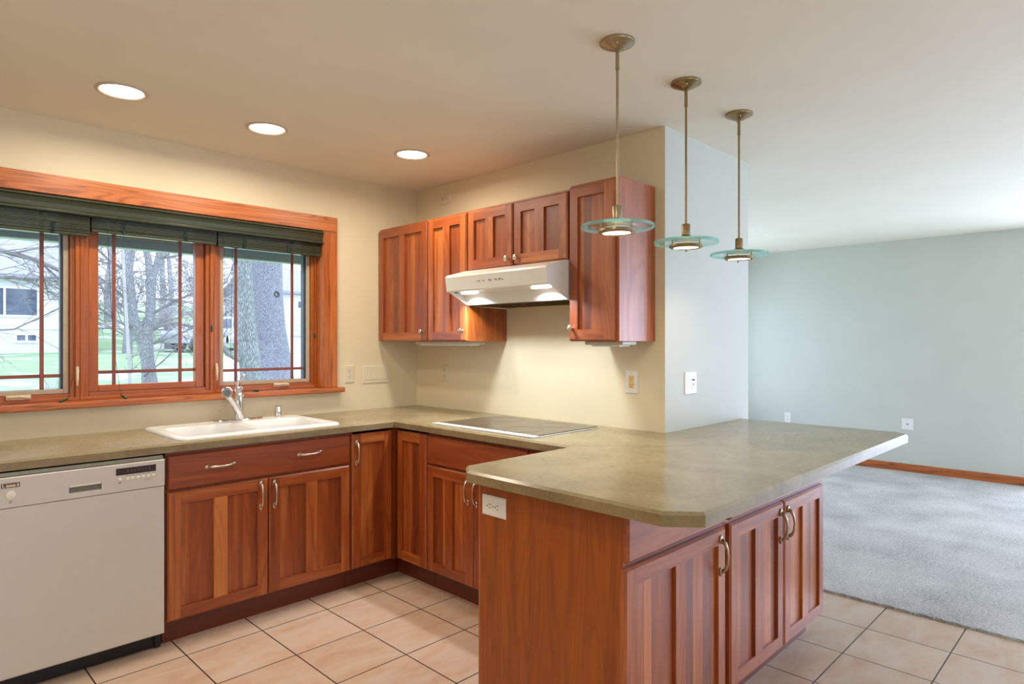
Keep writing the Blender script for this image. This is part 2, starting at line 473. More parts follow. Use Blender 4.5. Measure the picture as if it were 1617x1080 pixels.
U = [(-2.685, -2.0385), (-2.0385, -1.3915), (-1.3915, -.745)]
win_unit(1, *U[0], True, 'left casement of the triple kitchen window with a tan screen frame')
win_unit(2, *U[1], False, 'middle fixed sash of the triple kitchen window')
win_unit(3, *U[2], True, 'right casement of the triple kitchen window beside the cabinets')
mb = MB()
mb.box(WX0-.098, WX1+.098, -.02, .0, WZ1, WZ1+.092, 0, .62)
mb.box(WX1, WX1+.098, -.02, .0, 1.076, WZ1-.0015, 2, .55); mb.box(WX0-.098, WX0, -.02, .0, 1.076, WZ1-.0015, 2, .55)
mb.box(WX1-.004, WX1, -.018, .055, 1.076, WZ1, 2, .6); mb.box(WX0, WX0+.004, -.018, .055, 1.076, WZ1, 2, .6)
struct(mb.build('trim_1', OAK, bevel=.003), 'flat oak casing around the kitchen window')
mb = MB(); mb.box(WX0-.13, WX1+.135, -.055, .066, 1.044, 1.0755, 0, .5); struct(mb.build('trim_2', OAK, bevel=.006, seg=2), 'oak stool board under the kitchen window')
# living room openings (out of sight): plain frames; the rear window is added for fill
for nm, x0, x1, z0, z1, y in (('window_4', 2.3, 4.6, .6, 2.1, .05), ('window_5', -3.2, -1.6, .9, 2.1, YB-.1), ('door_2', .4, 3.4, 0, 2.1, YB-.1)):
    m = MB(); t = .05
    m.box(x0, x0+t, y, y+.05, z0, z1); m.box(x1-t, x1, y, y+.05, z0, z1); m.box(x0+t, x1-t, y, y+.05, z0, z0+t); m.box(x0+t, x1-t, y, y+.05, z1-t, z1)
    m.box((x0+x1)/2-.03, (x0+x1)/2+.03, y, y+.05, z0+t, z1-t)
    struct(m.build(nm, PINEW))
m = MB()
for y0, y1, z0, z1 in ((-6.3, -6.24, 0, 2.1), (-3.36, -3.3, 0, 2.1), (-6.24, -3.36, 0, .06), (-6.24, -3.36, 2.04, 2.1), (-4.84, -4.76, .06, 2.04)): m.box(XF+.04, XF+.1, y0, y1, z0, z1)
struct(m.build('added_door', PINEW))  # frame of the unseen door added for the peninsula sheen

# ------------------------------------------------------------------ blinds
mb = MB()
mb.prism([(-.006, 2.067), (-.020, 2.067), (-.036, 2.060), (-.036, 2.054), (-.028, 2.049), (-.024, 2.040), (-.020, 2.028), (-.019, 2.008), (-.023, 2.002), (-.033, 1.997), (-.033, 1.989), (-.024, 1.984), (-.006, 1.984)], WX0+.006, WX1-.006, 0, 0, .5)
tag(mb.build('blind_valance', GREEN), 'long dark green moulded valance across the top of the kitchen window', 'valance')
def blind(x0, x1, zb, label, cords, ladders):
    root = thing('wooden_blind', label, 'blind', ((x0+x1)/2, .022, zb), group='raised green blinds in the kitchen window')
    ox, oy, oz = (x0+x1)/2, .022, zb
    m = MB(); m.box(x0-ox, x1-ox, -.024, .026, .0, .016, 0, .5); m.build('bottom_rail', GREEN, root, .003)
    m = MB(); z = .0175; k = 0
    while z+oz < 2.03:
        d = random.uniform(-.003, .003)
        m.box(x0-ox, x1-ox, -.024+d, .026+d, z, z+.0044, 0, random.uniform(.25, .75)); z += .0072; k += 1
    m.build('slat_stack', GREEN, root)
    m = MB(); m.box(x0-ox, x1-ox, -.02, .026, 2.034-oz, 2.066-oz, 0, .4); m.build('headrail', GREEN, root)
    for lx in ladders:
        m = MB()
        for q in range(5):
            pts = [(lx-ox+random.uniform(-.011, .011), -.027+random.uniform(-.003, .001), random.uniform(-.004, .06)) for _ in range(5)]
            m.tube(pts, .0016, 5)
        m.build('ladder_cord', CORD, root)
    for pts, tas in cords:
        m = MB(); q = [(p[0]-ox, p[1]-oy, p[2]-oz) for p in pts]; m.tube(q, .0011, 5)
        c = m.build('pull_cord', CORD, root)
        e = Vector(q[-1]); dv = Vector(tas).normalized()
        m = MB(); m.tube([e, e+dv*.006, e+dv*.028, e+dv*.038], [.003, .0055, .0065, .005], 10); m.build('tassel', TASSEL, c)
    return root
blind(-2.675, -2.008, 1.888, 'left green blind, its thick slat stack hanging lowest of the three',
      [([(-2.083, -.006, 1.975), (-2.081, -.006, 1.5), (-2.078, -.004, 1.2), (-2.10, .0, 1.09)], (-.9, -.3, -.25))], (-2.16, -2.5))
blind(-2.000, -1.396, 1.914, 'middle green blind gathered up above the fixed sash',
      [([(-1.935, -.006, 1.975), (-1.92, -.006, 1.6), (-1.90, -.004, 1.3), (-1.873, -.004, 1.095)], (.6, -.5, -.5)),
       ([(-1.40, -.006, 1.97), (-1.41, -.004, 1.7), (-1.425, -.004, 1.46)], (0, 0, -1))], (-1.86, -1.56))
blind(-1.388, -.752, 1.908, 'right green blind gathered up above the casement nearest the cabinets',
      [([(-1.36, -.006, 1.97), (-1.35, -.004, 1.6), (-1.338, -.003, 1.40)], (0, 0, -1)),
       ([(-1.31, -.006, 1.97), (-1.32, -.004, 1.3), (-1.26, -.01, 1.085), (-1.2, -.015, 1.083)], (1, -.3, -.05)),
       ([(-.80, -.006, 1.97), (-.795, -.003, 1.6), (-.80, -.003, 1.425)], (0, 0, -1))], (-1.24, -.97))

# ------------------------------------------------------------------ cabinet parts
def rtone(): return min(.95, max(.1, random.gauss(.5, .16)))
def door(parent, x0, x1, z0, z1, two=True, name='door', tones=None, sw=.055, yb=0.0):
    m = MB(); yf = yb-.02
    fr = lambda: random.gauss(.55, .08)
    m.front(x0, x0+sw, z0, z1, yb, yf, (1, 0, 1, 1), grain=2, tone=fr()); m.front(x1-sw, x1, z0, z1, yb, yf, (0, 1, 1, 1), grain=2, tone=fr())
    m.front(x0+sw, x1-sw, z0, z0+sw, yb, yf, (0, 0, 1, 0), grain=0, tone=fr()); m.front(x0+sw, x1-sw, z1-sw, z1, yb, yf, (0, 0, 0, 1), grain=0, tone=fr())
    xs = [(x0+sw, x1-sw)]
    if two:
        xc = (x0+x1)/2; cs = .031
        m.front(xc-cs, xc+cs, z0+sw, z1-sw, yb, yf, (0, 0, 0, 0), grain=2, tone=(tones or {}).get('c', fr()))
        xs = [(x0+sw, xc-cs), (xc+cs, x1-sw)]
    for a, b in xs:
        x = a
        while x < b-1e-6:
            w = random.uniform(.03, .085)
            if b-x-w < .025: w = b-x
            m.front(x, x+w, z0+sw, z1-sw, yb-.001, yb-.008, (0, 0, 0, 0), grain=2, tone=rtone()); x += w
    return m.build(name, CHERRY, parent)
def drawer(parent, x0, x1, z0, z1, name='drawer_front', t=None):
    m = MB(); m.front(x0, x1, z0, z1, 0, -.02, (1, 1, 1, 1), grain=0, tone=t or random.gauss(.45, .06)); return m.build(name, CHERRY, parent)
def handle(parent, x, z, vertical=True, y=-.02, mat=None):
    L = .056; m = MB()
    prof = [(-1, .001, .0072), (-.93, .010, .0080), (-.80, .019, .0066), (-.5, .026, .0050), (0, .029, .0044), (.5, .026, .0050), (.80, .019, .0066), (.93, .010, .0080), (1, .001, .0072)]
    P = [((x, y-d, z+k*L) if vertical else (x+k*L, y-d, z)) for k, d, r in prof]
    m.tube(P, [r for _, _, r in prof], 10)
    for k in (-1, 1):
        c = (x, y-.003, z+k*L*1.02) if vertical else (x+k*L*1.02, y-.003, z)
        m.ball(c, .0115, 12, 8, 0, (.85, .45, 1.35) if vertical else (1.35, .45, .85))
    return m.build('handle', mat or NICKEL, parent)
def knob(parent, x, z, y=-.02):
    m = MB(); prof = [(.008, 0), (.006, -.006), (.006, -.012), (.012, -.017), (.0155, -.021), (.0150, -.026), (.010, -.030), (.003, -.031)]
    m.lathe(prof, (x, y, z), 20, 1); return m.build('knob', NICKEL, parent)
def carcass(root, w, d, z0=.105, z1=.872, toe=True, end_l=False, end_r=False, mid=None, x_shift=0):
    m = MB(); t = .018
    m.box(0, t, .018, d, z0, z1, 2, .45); m.box(w-t, w, .018, d, z0, z1, 2, .45)
    m.box(t, w-t, .018, d, z0, z0+t, 0, .45); m.box(t, w-t, d-.008, d, z0+t, z1, 2, .45)
    m.box(0, .04, 0, .018, z0, z1, 2, .4); m.box(w-.04, w, 0, .018, z0, z1, 2, .4)
    m.box(.04, w-.04, 0, .018, z0, z0+.03, 0, .4); m.box(.04, w-.04, 0, .018, z1-.03, z1, 0, .4)
    if mid: m.box(.04, w-.04, 0, .018, mid-.02, mid+.02, 0, .4)
    m.build('carcass', CHERRY, root, .001)
    if toe:
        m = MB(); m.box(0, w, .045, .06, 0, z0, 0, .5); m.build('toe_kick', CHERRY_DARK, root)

# window run: sink base, left filler cabinet out of frame
YF = -.60
r = thing('sink_base_cabinet', 'wide cherry base cabinet under the white sink with two doors', 'cabinet', (-1.848, YF, 0))
carcass(r, .933, .59, mid=.695)
d = drawer(r, .004, .929, .70, .857, 'false_drawer_front', .42); handle(d, .235, .785, False); handle(d, .69, .785, False)
d = door(r, .004, .468, .112, .690, True, tones={'c': .98}); handle(d, .428, .61)
d = door(r, .472, .929, .112, .690, True); handle(d, .498, .605)
r = thing('base_cabinet', 'cherry base cabinet at the far left beyond the dishwasher', 'cabinet', (-3.1, YF, 0)); carcass(r, .645, .59)
d = door(r, .004, .641, .112, .857, True); handle(d, .6, .75)
# corner cabinet with two narrow doors meeting at the inner corner
r = thing('corner_cabinet', 'cherry corner base cabinet with two narrow single-panel doors meeting at right angles', 'cabinet', (-.913, YF, 0))
m = MB(); m.box(0, .018, .018, .59, .105, .872, 2, .4); m.box(.018, .903, .018, .59, .105, .123, 0, .4); m.box(.903, .911, .018, .59, .105, .872, 2, .4)
m.box(.018, .9, .582, .59, .105, .872, 2, .4); m.box(.313, .9, -.302, .018, .105, .123, 0, .4); m.box(0, .018, 0, .018, .105, .872, 2, .4)
m.box(.313, .9, -.308, -.304, .105, .872, 2, .4); m.box(.275, .313, -.013, .03, .105, .872, 2, .4)
m.build('carcass', CHERRY, r)
m = MB(); m.box(0, .36, .045, .06, 0, .105, 0, .5); m.box(.358, .373, -.308, .045, 0, .105, 1, .5); m.build('toe_kick', CHERRY_DARK, r)
d = door(r, .008, .272, .112, .857, False); handle(d, .034, .752)
dd = bpy.data.objects.new('x', None)
d = door(None, 0, .275, .112, .857, False); d.parent = r; d.location = (.313, -.03, 0); d.rotation_euler = (0, 0, -PI/2)
bpy.data.objects.remove(dd)
# range run (faces -x)
RX = -.60
r = thing('cooktop_base_cabinet', 'cherry base cabinet under the cooktop with a wide false drawer front', 'cabinet', (RX, -.911, 0), -PI/2)
carcass(r, .76, .59, mid=.695); drawer(r, .004, .756, .70, .857, 'false_drawer_front', .5)
d = door(r, .004, .378, .112, .690, True); handle(d, .345, .60)
d = door(r, .382, .756, .112, .690, True); handle(d, .41, .60)
r = thing('narrow_base_cabinet', 'narrow cherry base cabinet between cooktop cabinet and peninsula', 'cabinet', (RX, -1.674, 0), -PI/2)
carcass(r, .34, .59, mid=.695); drawer(r, .004, .29, .70, .857); d = door(r, .004, .29, .112, .690, False); handle(d, .03, .6)
# peninsula
r = thing('peninsula_cabinet', 'cherry peninsula end cabinet with veneered end panel, one outer door under a drawer front', 'cabinet', (-1.25, -2.645, 0))
m = MB(); W, D = .628, .612
m.box(.019, .037, .018, D-.018, .105, .872, 2, .45); m.box(W-.018, W, .018, D-.018, .105, .872, 2, .45); m.box(.037, W-.018, .018, D-.018, .105, .123, 0, .45)
for y0, y1 in ((0, .018), (D-.018, D)):
    m.box(.019, .045, y0, y1, .105, .872, 2, .4); m.box(W-.04, W, y0, y1, .105, .872, 2, .4); m.box(.045, W-.04, y0, y1, .105, .135, 0, .4); m.box(.045, W-.04, y0, y1, .842, .872, 0, .4); m.box(.045, W-.04, y0, y1, .70, .73, 0, .4)
m.build('carcass', CHERRY, r, .001)
m = MB(); m.box(0, .018, 0, D, 0, .873, 2, .5); lab(m.build('end_panel', VENEER, r, .001), 'veneered end panel with cathedral grain')
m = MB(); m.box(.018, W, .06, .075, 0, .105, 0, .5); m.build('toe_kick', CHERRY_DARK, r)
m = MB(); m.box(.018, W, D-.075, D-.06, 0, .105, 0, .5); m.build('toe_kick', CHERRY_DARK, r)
drawer(r, .002, .610, .722, .860, 'drawer_front', .55)
d = door(r, -.012, .608, .108, .708, True); handle(d, .566, .615, mat=BRUSH)
d = door(None, 0, .61, .108, .857, True, 'inner_door'); d.parent = r; d.location = (.615, D, 0); d.rotation_euler = (0, 0, PI)
r = thing('peninsula_double_cabinet', 'cherry double-door peninsula cabinet facing the carpeted living room', 'cabinet', (-.622, -2.645, 0))
m = MB(); W = .957
m.box(0, .018, .018, D, .105, .872, 2, .45); m.box(W-.018, W, .018, D, .105, .872, 2, .45); m.box(.018, W-.018, .018, D, .105, .123, 0, .45); m.box(.018, W-.018, D-.01, D, .123, .872, 2, .45)
m.box(0, .04, 0, .018, .105, .872, 2, .4); m.box(W-.03, W, 0, .018, .105, .872, 2, .4); m.box(.04, W-.03, 0, .018, .105, .135, 0, .4); m.box(.04, W-.03, 0, .018, .842, .872, 0, .4); m.box(.04, W-.03, 0, .018, .70, .73, 0, .4)
m.build('carcass', CHERRY, r, .001)
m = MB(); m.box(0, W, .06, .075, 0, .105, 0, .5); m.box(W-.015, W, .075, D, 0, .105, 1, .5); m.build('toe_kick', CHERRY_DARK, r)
drawer(r, .018, .953, .722, .860, 'drawer_front', .55)
d = door(r, .018, .492, .108, .708, True); handle(d, .460, .612, mat=BRUSH)
d = door(r, .504, .955, .108, .708, True); handle(d, .534, .612, mat=BRUSH)

# upper cabinets (face -x)
UX = -.31
def upper(name, label, y0, w, z0, z1, doors, cz=None):
    r = thing(name, label, 'cabinet', (UX, y0, z0), -PI/2)
    m = MB(); t = .016; h = z1-z0; d = .309
    m.box(0, t, 0, d, 0, h, 2, .55); m.box(w-t, w, 0, d, 0, h, 2, .58); m.box(t, w-t, 0, d, .0, .018, 0, .5); m.box(t, w-t, 0, d, h-.018, h, 0, .5); m.box(t, w-t, d-.008, d, .018, h-.018, 2, .5)
    m.box(t, t+.025, 0, .018, .018, h-.018, 2, .45); m.box(w-t-.025, w-t, 0, .018, .018, h-.018, 2, .45)
    m.build('carcass', CHERRY, r, .001)
    for a, b, two, kx in doors:
        dd = door(r, a, b, .003, h-.012, two); knob(dd, kx, .063 if h > .5 else .040)
    return r
upper('wall_cabinet', 'tall cherry wall cabinet in the corner against the window wall', -.004, .54, 1.370, 2.130, [(.008, .535, True, .498)])
upper('wall_cabinet', 'narrow cherry wall cabinet left of the white range hood', -.546, .370, 1.370, 2.130, [(.003, .364, True, .333)])
upper('hood_wall_cabinet', 'short two-door cherry wall cabinet directly above the white range hood', -.917, .762, 1.780, 2.132, [(.005, .370, True, .342), (.378, .756, True, .412)])
upper('wall_cabinet', 'single-panel cherry wall cabinet right of the hood with an exposed side', -1.680, .293, 1.370, 2.146, [(.004, .276, False, .026)])

# ------------------------------------------------------------------ countertop (one continuous worktop, cut out for the sink)
out = [(-3.1, -.002), (-3.1, -.64), (-.64, -.64), (-.64, -1.957), (-1.25, -1.957), (-1.31, -2.03), (-1.31, -2.815), (-1.235, -2.9), (.80, -2.9), (.86, -2.84), (.86, -2.031), (-.002, -2.031), (-.002, -.002)]
def inset(poly, dist):
    n = len(poly); R = []
    for i in range(n):
        p0, p1, p2 = Vector(poly[i-1]), Vector(poly[i]), Vector(poly[(i+1) % n])
        d1 = (p1-p0).normalized(); d2 = (p2-p1).normalized()
        n1 = Vector((-d1.y, d1.x)); n2 = Vector((-d2.y, d2.x))
        a, b = dist[i-1], dist[i]
        den = n1.x*n2.y-n1.y*n2.x
        if abs(den) < 1e-6: q = p1+n1*a
        else:
            c1 = n1.dot(p1)+a; c2 = n2.dot(p1)+b
            q = Vector(((c1*n2.y-c2*n1.y)/den, (n1.x*c2-n2.x*c1)/den))
        R.append((q.x, q.y))
    return R
ch = .008
inn = inset(out, [0, ch, ch, ch, ch, ch, ch, ch, ch, ch, 0, 0, 0])
mb = MB(); n = len(out)
pts = [(x, y, .874) for x, y in out]+[(x, y, .905) for x, y in out]+[(x, y, .914) for x, y in inn]
fs = [tuple(range(n))[::-1], tuple(range(2*n, 3*n))]
for i in range(n):
    j = (i+1) % n
    fs += [(i, j, n+j, n+i), (n+i, n+j, 2*n+j, 2*n+i)]
mb.quadset(pts, fs, 0)
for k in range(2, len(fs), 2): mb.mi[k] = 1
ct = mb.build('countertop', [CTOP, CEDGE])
cut = MB(); cut.box(-1.765, -.975, -.575, -.065, .8, 1.0); cut = cut.build('cut', CTOP)
bo = ct.modifiers.new('cut', 'BOOLEAN'); bo.object = cut; bo.operation = 'DIFFERENCE'; bo.solver = 'EXACT'
dg = bpy.context.evaluated_depsgraph_get()
nm = bpy.data.meshes.new_from_object(ct.evaluated_get(dg)); ct.modifiers.clear(); ct.data = nm; nm.name = 'countertop'
bpy.data.objects.remove(cut)
tag(ct, 'continuous olive tan laminate worktop wrapping window wall, range wall and peninsula', 'countertop')

# ------------------------------------------------------------------ sink
def sink():
    r = thing('kitchen_sink', 'white double-bowl drop-in sink under the kitchen window', 'sink', (-1.37, -.32, .914))
    m = MB(); W2, D2, R = .418, .280, .05
    def rr(hx, hy, rad, cx=0, cy=0, k=6):
        P = []
        for sx, sy, a0 in ((1, 1, 0), (-1, 1, 90), (-1, -1, 180), (1, -1, 270)):
            for i in range(k+1):
                a = math.radians(a0+90*i/k)
                P.append((cx+sx*(hx-rad)+rad*math.cos(a), cy+sy*(hy-rad)+rad*math.sin(a)))
        return P
    def loop(P, z):
        b = len(m.v); m.v += [(x, y, z) for x, y in P]; return list(range(b, b+len(P)))
    def bridge(A, B):
        n = len(A)
        for i in range(n): m.face([A[i], A[(i+1) % n], B[(i+1) % n], B[i]], None, .5, 0, True)
    o1 = loop(rr(W2, D2, R), .0005); o2 = loop(rr(W2-.001, D2-.001, R), .006); o3 = loop(rr(W2-.008, D2-.008, R-.004), .0125); o4 = loop(rr(W2-.02, D2-.02, R-.01), .014)
    bridge(o1, o2); bridge(o2, o3); bridge(o3, o4)
    # deck: outer loop to a rectangle of the two bowls; the bowls sit forward of the faucet deck
    b1 = rr(.175, .185, .05, -.195, -.045); b2 = rr(.175, .185, .05, .195, -.045)
    bm = bmesh.new()
    def edge_loop(P, z):
        vs = [bm.verts.new((x, y, z)) for x, y in P]
        return [bm.edges.new((vs[i], vs[(i+1) % len(vs)])) for i in range(len(vs))]
    ed = edge_loop(rr(W2-.02, D2-.02, R-.01), .014)+edge_loop(b1, .0125)+edge_loop(b2, .0125)
    bmesh.ops.triangle_fill(bm, use_beauty=True, use_dissolve=False, edges=ed)
    bm.verts.index_update(); b = len(m.v); m.v += [tuple(v.co) for v in bm.verts]
    for f in bm.faces: m.face([b+v.index for v in f.verts], None, .5, 0, False)
    bm.free()
    for cx in (-.195, .195):
        L = [loop(rr(.175, .185, .05, cx, -.045), .0125), loop(rr(.168, .178, .05, cx, -.045), .004), loop(rr(.163, .173, .05, cx, -.045), -.03), loop(rr(.155, .165, .05, cx, -.045), -.15), loop(rr(.13, .14, .05, cx, -.045), -.175), loop(rr(.02, .02, .0199, cx, -.045), -.180)]
        for i in range(len(L)-1): bridge(L[i], L[i+1])
        m.face(L[-1])
    m.build('basin', WHITE, r)
    for cx in (-.195, .195):
        m = MB(); m.lathe([(.04, -.1795), (.042, -.177), (.03, -.1765), (.028, -.179)], (cx, -.045, 0), 24); m.build('drain', CHROME, r)
sink()
def faucet():
    r = thing('kitchen_faucet', 'chrome single-lever pull-out faucet on the back deck of the sink', 'faucet', (-1.312, -.095, .9265))
    m = MB(); P = []
    for i in range(40):
        a = 2*PI*i/40; e = .137*abs(math.cos(a))**.6*math.copysign(1, math.cos(a)); P.append((e, .027*math.sin(a)))
    b = len(m.v); m.v += [(x, y, .001) for x, y in P]+[(x*.985, y*.9, .007) for x, y in P]+[(x*.93, y*.7, .010) for x, y in P]
    for L in (0, 40):
        for i in range(40): m.face([b+L+i, b+L+(i+1) % 40, b+L+40+(i+1) % 40, b+L+40+i], None, .5, 0, True)
    m.face(list(range(b+80, b+120))); m.face(list(range(b, b+40))[::-1]); m.build('base_plate', CHROME, r)
    m = MB(); m.lathe([(.030, .009), (.028, .02), (.026, .05), (.0265, .10), (.026, .130), (.029, .132), (.029, .140), (.026, .142), (.025, .165), (.020, .182), (.012, .192), (.004, .196)], n=28); m.build('body', CHROME, r)
    m = MB(); m.tube([(.002, -.012, .022), (-.018, -.032, .055), (-.055, -.070, .100), (-.090, -.105, .135), (-.116, -.128, .158)], [.024, .021, .0165, .016, .019], 14); m.build('spout', CHROME, r)
    m = MB(); m.tube([(-.108, -.116, .160), (-.120, -.138, .170), (-.130, -.164, .172), (-.134, -.175, .171)], [.019, .028, .030, .026], 18)
    h = m.build('spray_head', CHROME, r)
    m = MB(); m.tube([(-.1335, -.1745, .171), (-.1348, -.1775, .1705)], [.019, .018], 18); m.build('spray_face', plain('spray_face_grey', (120, 124, 122), .4), h)
    m = MB(); m.tube([(.0, .0, .19), (.002, -.004, .208), (.008, -.010, .226), (.020, -.018, .248)], [.013, .010, .008, .007], 12); m.ball((.022, -.019, .251), .012, 14, 10); m.build('lever_handle', CHROME, r)
faucet()
mb = MB(); mb.lathe([(.022, .001), (.022, .004), (.0195, .006), (.0195, .058), (.0185, .063), (.014, .066), (.004, .0665)], n=28)
o = mb.build('soap_cap', CHROME); o.location = (-1.082, -.095, .9265); tag(o, 'short chrome cylinder cap standing right of the faucet', 'air gap cap')

# ------------------------------------------------------------------ dishwasher
r = thing('dishwasher', 'white built-in dishwasher under the window counter at the left', 'dishwasher', (-2.452, -.62, 0))
w = .594
m = MB(); m.box(.004, w-.004, .0, .55, .10, .862); m.box(.012, w-.012, -.012, .0, .852, .866, mat=0); m.build('tub', plain('dishwasher_tub', (150, 150, 132), .5), r)
m = MB(); m.front(.003, w-.004, .078, .731, 0, -.022, (1, 1, 1, 0), .006); m.build('door_panel', DWWHITE, r, .002)
m = MB(); ys, yf = 0, -.024
hx0, hx1, hz0, hz1 = .234, .348, .757, .790
m.front(.003, hx0, .734, .850, ys, yf, (1, 0, 0, 1), .004); m.front(hx1, w-.004, .734, .850, ys, yf, (0, 1, 0, 1), .004)
m.front(hx0, hx1, .734, hz0, ys, yf); m.front(hx0, hx1, hz1, .850, ys, yf, (0, 0, 0, 1), .004); m.front(hx0, hx1, hz0, hz1, ys, -.004)
cp = m.build('control_panel', DWWHITE, r)
m = MB(); m.box(hx0+.001, hx1-.001, -.0235, -.019, hz1-.011, hz1-.0005); m.build('handle_lip', DWEDGE, cp, .001)
m = MB(); m.box(hx0+.001, hx1-.001, -.014, -.0045, hz0+.001, hz1-.013); m.build('handle_recess', plain('recess_grey', (120, 116, 106), .5), cp)
m = MB(); m.box(.400, .553, -.0252, -.024, .803, .832); dsp = m.build('display', DISPLAY, cp)
m = MB()
for k in range(7): m.box(.44+k*.014, .448+k*.014, -.0256, -.0252, .813, .822)
m.build('display_segments', plain('dim_segments', (76, 62, 58), .3), dsp)
for k, x in enumerate((.414, .443, .462, .483, .503, .523, .543)):
    m = MB(); m.lathe([(.0075, 0), (.0075, -.0025), (.006, -.0035), (.001, -.0037)], (x, -.024, .785), 20, 1); m.build('button', DWEDGE, cp)
for k, x in enumerate((.443, .462, .483, .503, .523, .543)):
    m = MB(); m.box(x-.006, x+.006, -.0244, -.024, .7965, .798); m.build('button_caption', MARKD, cp)
for q in ((.508, .532, .7700, .7712), (.410, .418, .769, .774)):
    m = MB(); m.box(q[0], q[1], -.0244, -.024, q[2], q[3]); m.build('button_caption', MARKD, cp)
m = MB(); m.lathe([(.0155, 0), (.0155, -.003), (.013, -.004), (.001, -.0042)], (.047, -.024, .782), 28, 1); m.ring((.047, -.0245, .782), .0165, .0008, 28, 6, 0, 1); m.build('power_button', DWEDGE, cp)
m = MB(); m.ring((.047, -.0243, .7555), .0045, .0006, 20, 6, 0, 1); m.box(.0466, .0474, -.0248, -.024, .7515, .7595); m.build('power_symbol', MARKD, cp)
m = MB(); m.box(.018, .076, -.0255, -.024, .810, .828, mat=0)
for x0, x1, z0, z1 in ((.021, .030, .8125, .8145), (.021, .025, .8165, .8255), (.033, .062, .8135, .8195), (.066, .073, .8135, .8205), (.066, .073, .8225, .8245), (.033, .062, .8215, .8225), (.033, .036, .8225, .8245)):
    m.box(x0, x1, -.0260, -.0255, z0, z1, mat=1)
m.build('brand_badge', [BADGE, PLASTIC], cp)
m = MB(); m.box(.004, w-.006, .045, .06, .005, .076); m.box(w-.03, w-.006, .03, .045, .005, .076); m.build('toe_panel', BLACK, r)
for x in (.05, w-.05):
    m = MB(); m.lathe([(.02, 0), (.02, .01), (.008, .012), (.008, .1)], (x, .3, 0), 12); m.build('foot', BLACK, r)

# ------------------------------------------------------------------ cooktop
r = thing('cooktop', 'smoked glass electric cooktop with pale trim set into the range counter', 'cooktop', (-.335, -1.308, .914))
m = MB(); m.box(-.262, .262, -.378, .378, .0005, .005); m.build('trim_frame', COOKTRIM, r, .001)
m = MB(); m.box(-.214, .252, -.370, .370, .0042, .0085); g = m.build('glass_top', COOKGLASS, r, .0015)
for x, y, R in ((-.11, .19, .085), (.13, .19, .105), (-.11, -.17, .105), (.13, -.17, .085)):
    m = MB(); m.lathe([(R-.0012, .00855), (R-.0012, .0089), (R+.0012, .0089), (R+.0012, .00855)], (x, y, 0), 48, caps=False); m.build('burner_ring', COOKLINE, g)
m = MB(); m.box(-.262, -.216, -.376, .376, .005, .0082); lab(m.build('front_rail_and_glint', COOKTRIM, r, .002), 'pale front rail widened to stand for a reflection')  # trim rail, made wider to imitate light reflected along the front

# ------------------------------------------------------------------ range hood
r = thing('range_hood', 'white under-cabinet range hood with two lit lamps above the cooktop', 'range hood', (0, -.918, 1.56), -PI/2)
Z = 1.56; w = .760
m = MB()
m.prism([(-.002, 1.777-Z), (-.34, 1.777-Z), (-.475, 1.742-Z), (-.488, 1.736-Z), (-.494, 1.726-Z), (-.483, 1.652-Z), (-.478, 1.646-Z), (-.462, 1.648-Z), (-.470, 1.715-Z), (-.33, 1.755-Z), (-.002, 1.755-Z)], 0, w, 0)
for x0, x1 in ((0, .004), (w-.004, w)):
    m.prism([(-.002, 1.776-Z), (-.34, 1.776-Z), (-.475, 1.741-Z), (-.492, 1.726-Z), (-.481, 1.650-Z), (-.462, 1.645-Z), (-.325, 1.577-Z), (-.002, 1.567-Z)], x0+.0002, x1-.0002, 0)
shell = m.build('shell', HOODW, r, .003, 2)
m = MB(); m.prism([(-.463, 1.650-Z), (-.365, 1.640-Z), (-.325, 1.580-Z), (-.320, 1.580-Z), (-.320, 1.588-Z), (-.36, 1.650-Z), (-.463, 1.656-Z)], .005, w-.005, 0); m.build('lamp_pan', HOODW, r)
m = MB(); m.box(.006, w-.006, -.320, -.004, 1.577-Z, 1.582-Z)
for k in range(24): m.box(.02+k*.03, .024+k*.03, -.315, -.01, 1.5745-Z, 1.577-Z)
m.build('grease_filter', FILTER, r)
for x in (.112, .652):
    m = MB(); P = [(x+.065*math.cos(2*PI*i/28), -.408+.028*math.sin(2*PI*i/28)) for i in range(28)]
    m.prism(P, 1.637-Z, 1.645-Z, 2); m.build('lamp_lens', HOOD_E, r)
    a = area('hood_lamp', (0, 0, 0), (0, 0, 0), .10, .04, 4.2, (.84, .92, 1.0), 'ELLIPSE', math.radians(145)); a.parent = r; a.location = (x, -.408, 1.633-Z)
for k, (x, hh) in enumerate(((.26, .004), (.275, .006), (.31, .007), (.355, .010), (.366, .006), (.40, .008), (.412, .004), (.43, .009), (.452, .006))):
    zc = 1.692-Z+.002*math.sin(k*3); yy = -.4898-(.0015 if zc+Z > 1.69 else 0)
    m = MB(); m.box(x, x+.006+.004*(k % 2), yy-.002, yy+.004, zc-hh/2, zc+hh/2); m.build('control_mark', MARK, shell)
m = MB(); m.lathe([(.012, 0), (.012, -.008), (.004, -.01)], (.05, -.45, 1.648-Z), 16); m.build('side_knob', MARK, r)

# under-cabinet light strips
for nm, y0, y1, lb in (('a', -.32, -.86, 'thin pale light strip under the wall cabinets near the corner'), ('b', -1.72, -1.95, 'thin pale light strip under the right wall cabinet')):
    r = thing('undercabinet_light', lb, 'light strip', (-.19, (y0+y1)/2, 1.344), -PI/2, 'light strips under the wall cabinets')
    L = abs(y1-y0)/2
    m = MB(); m.box(-L, L, -.06, .06, .008, .026); m.build('housing', UCL, r, .003)
    m = MB(); m.box(-L+.03, L-.03, -.045, .045, .0, .008); m.build('diffuser', PLASTICW, r, .002)

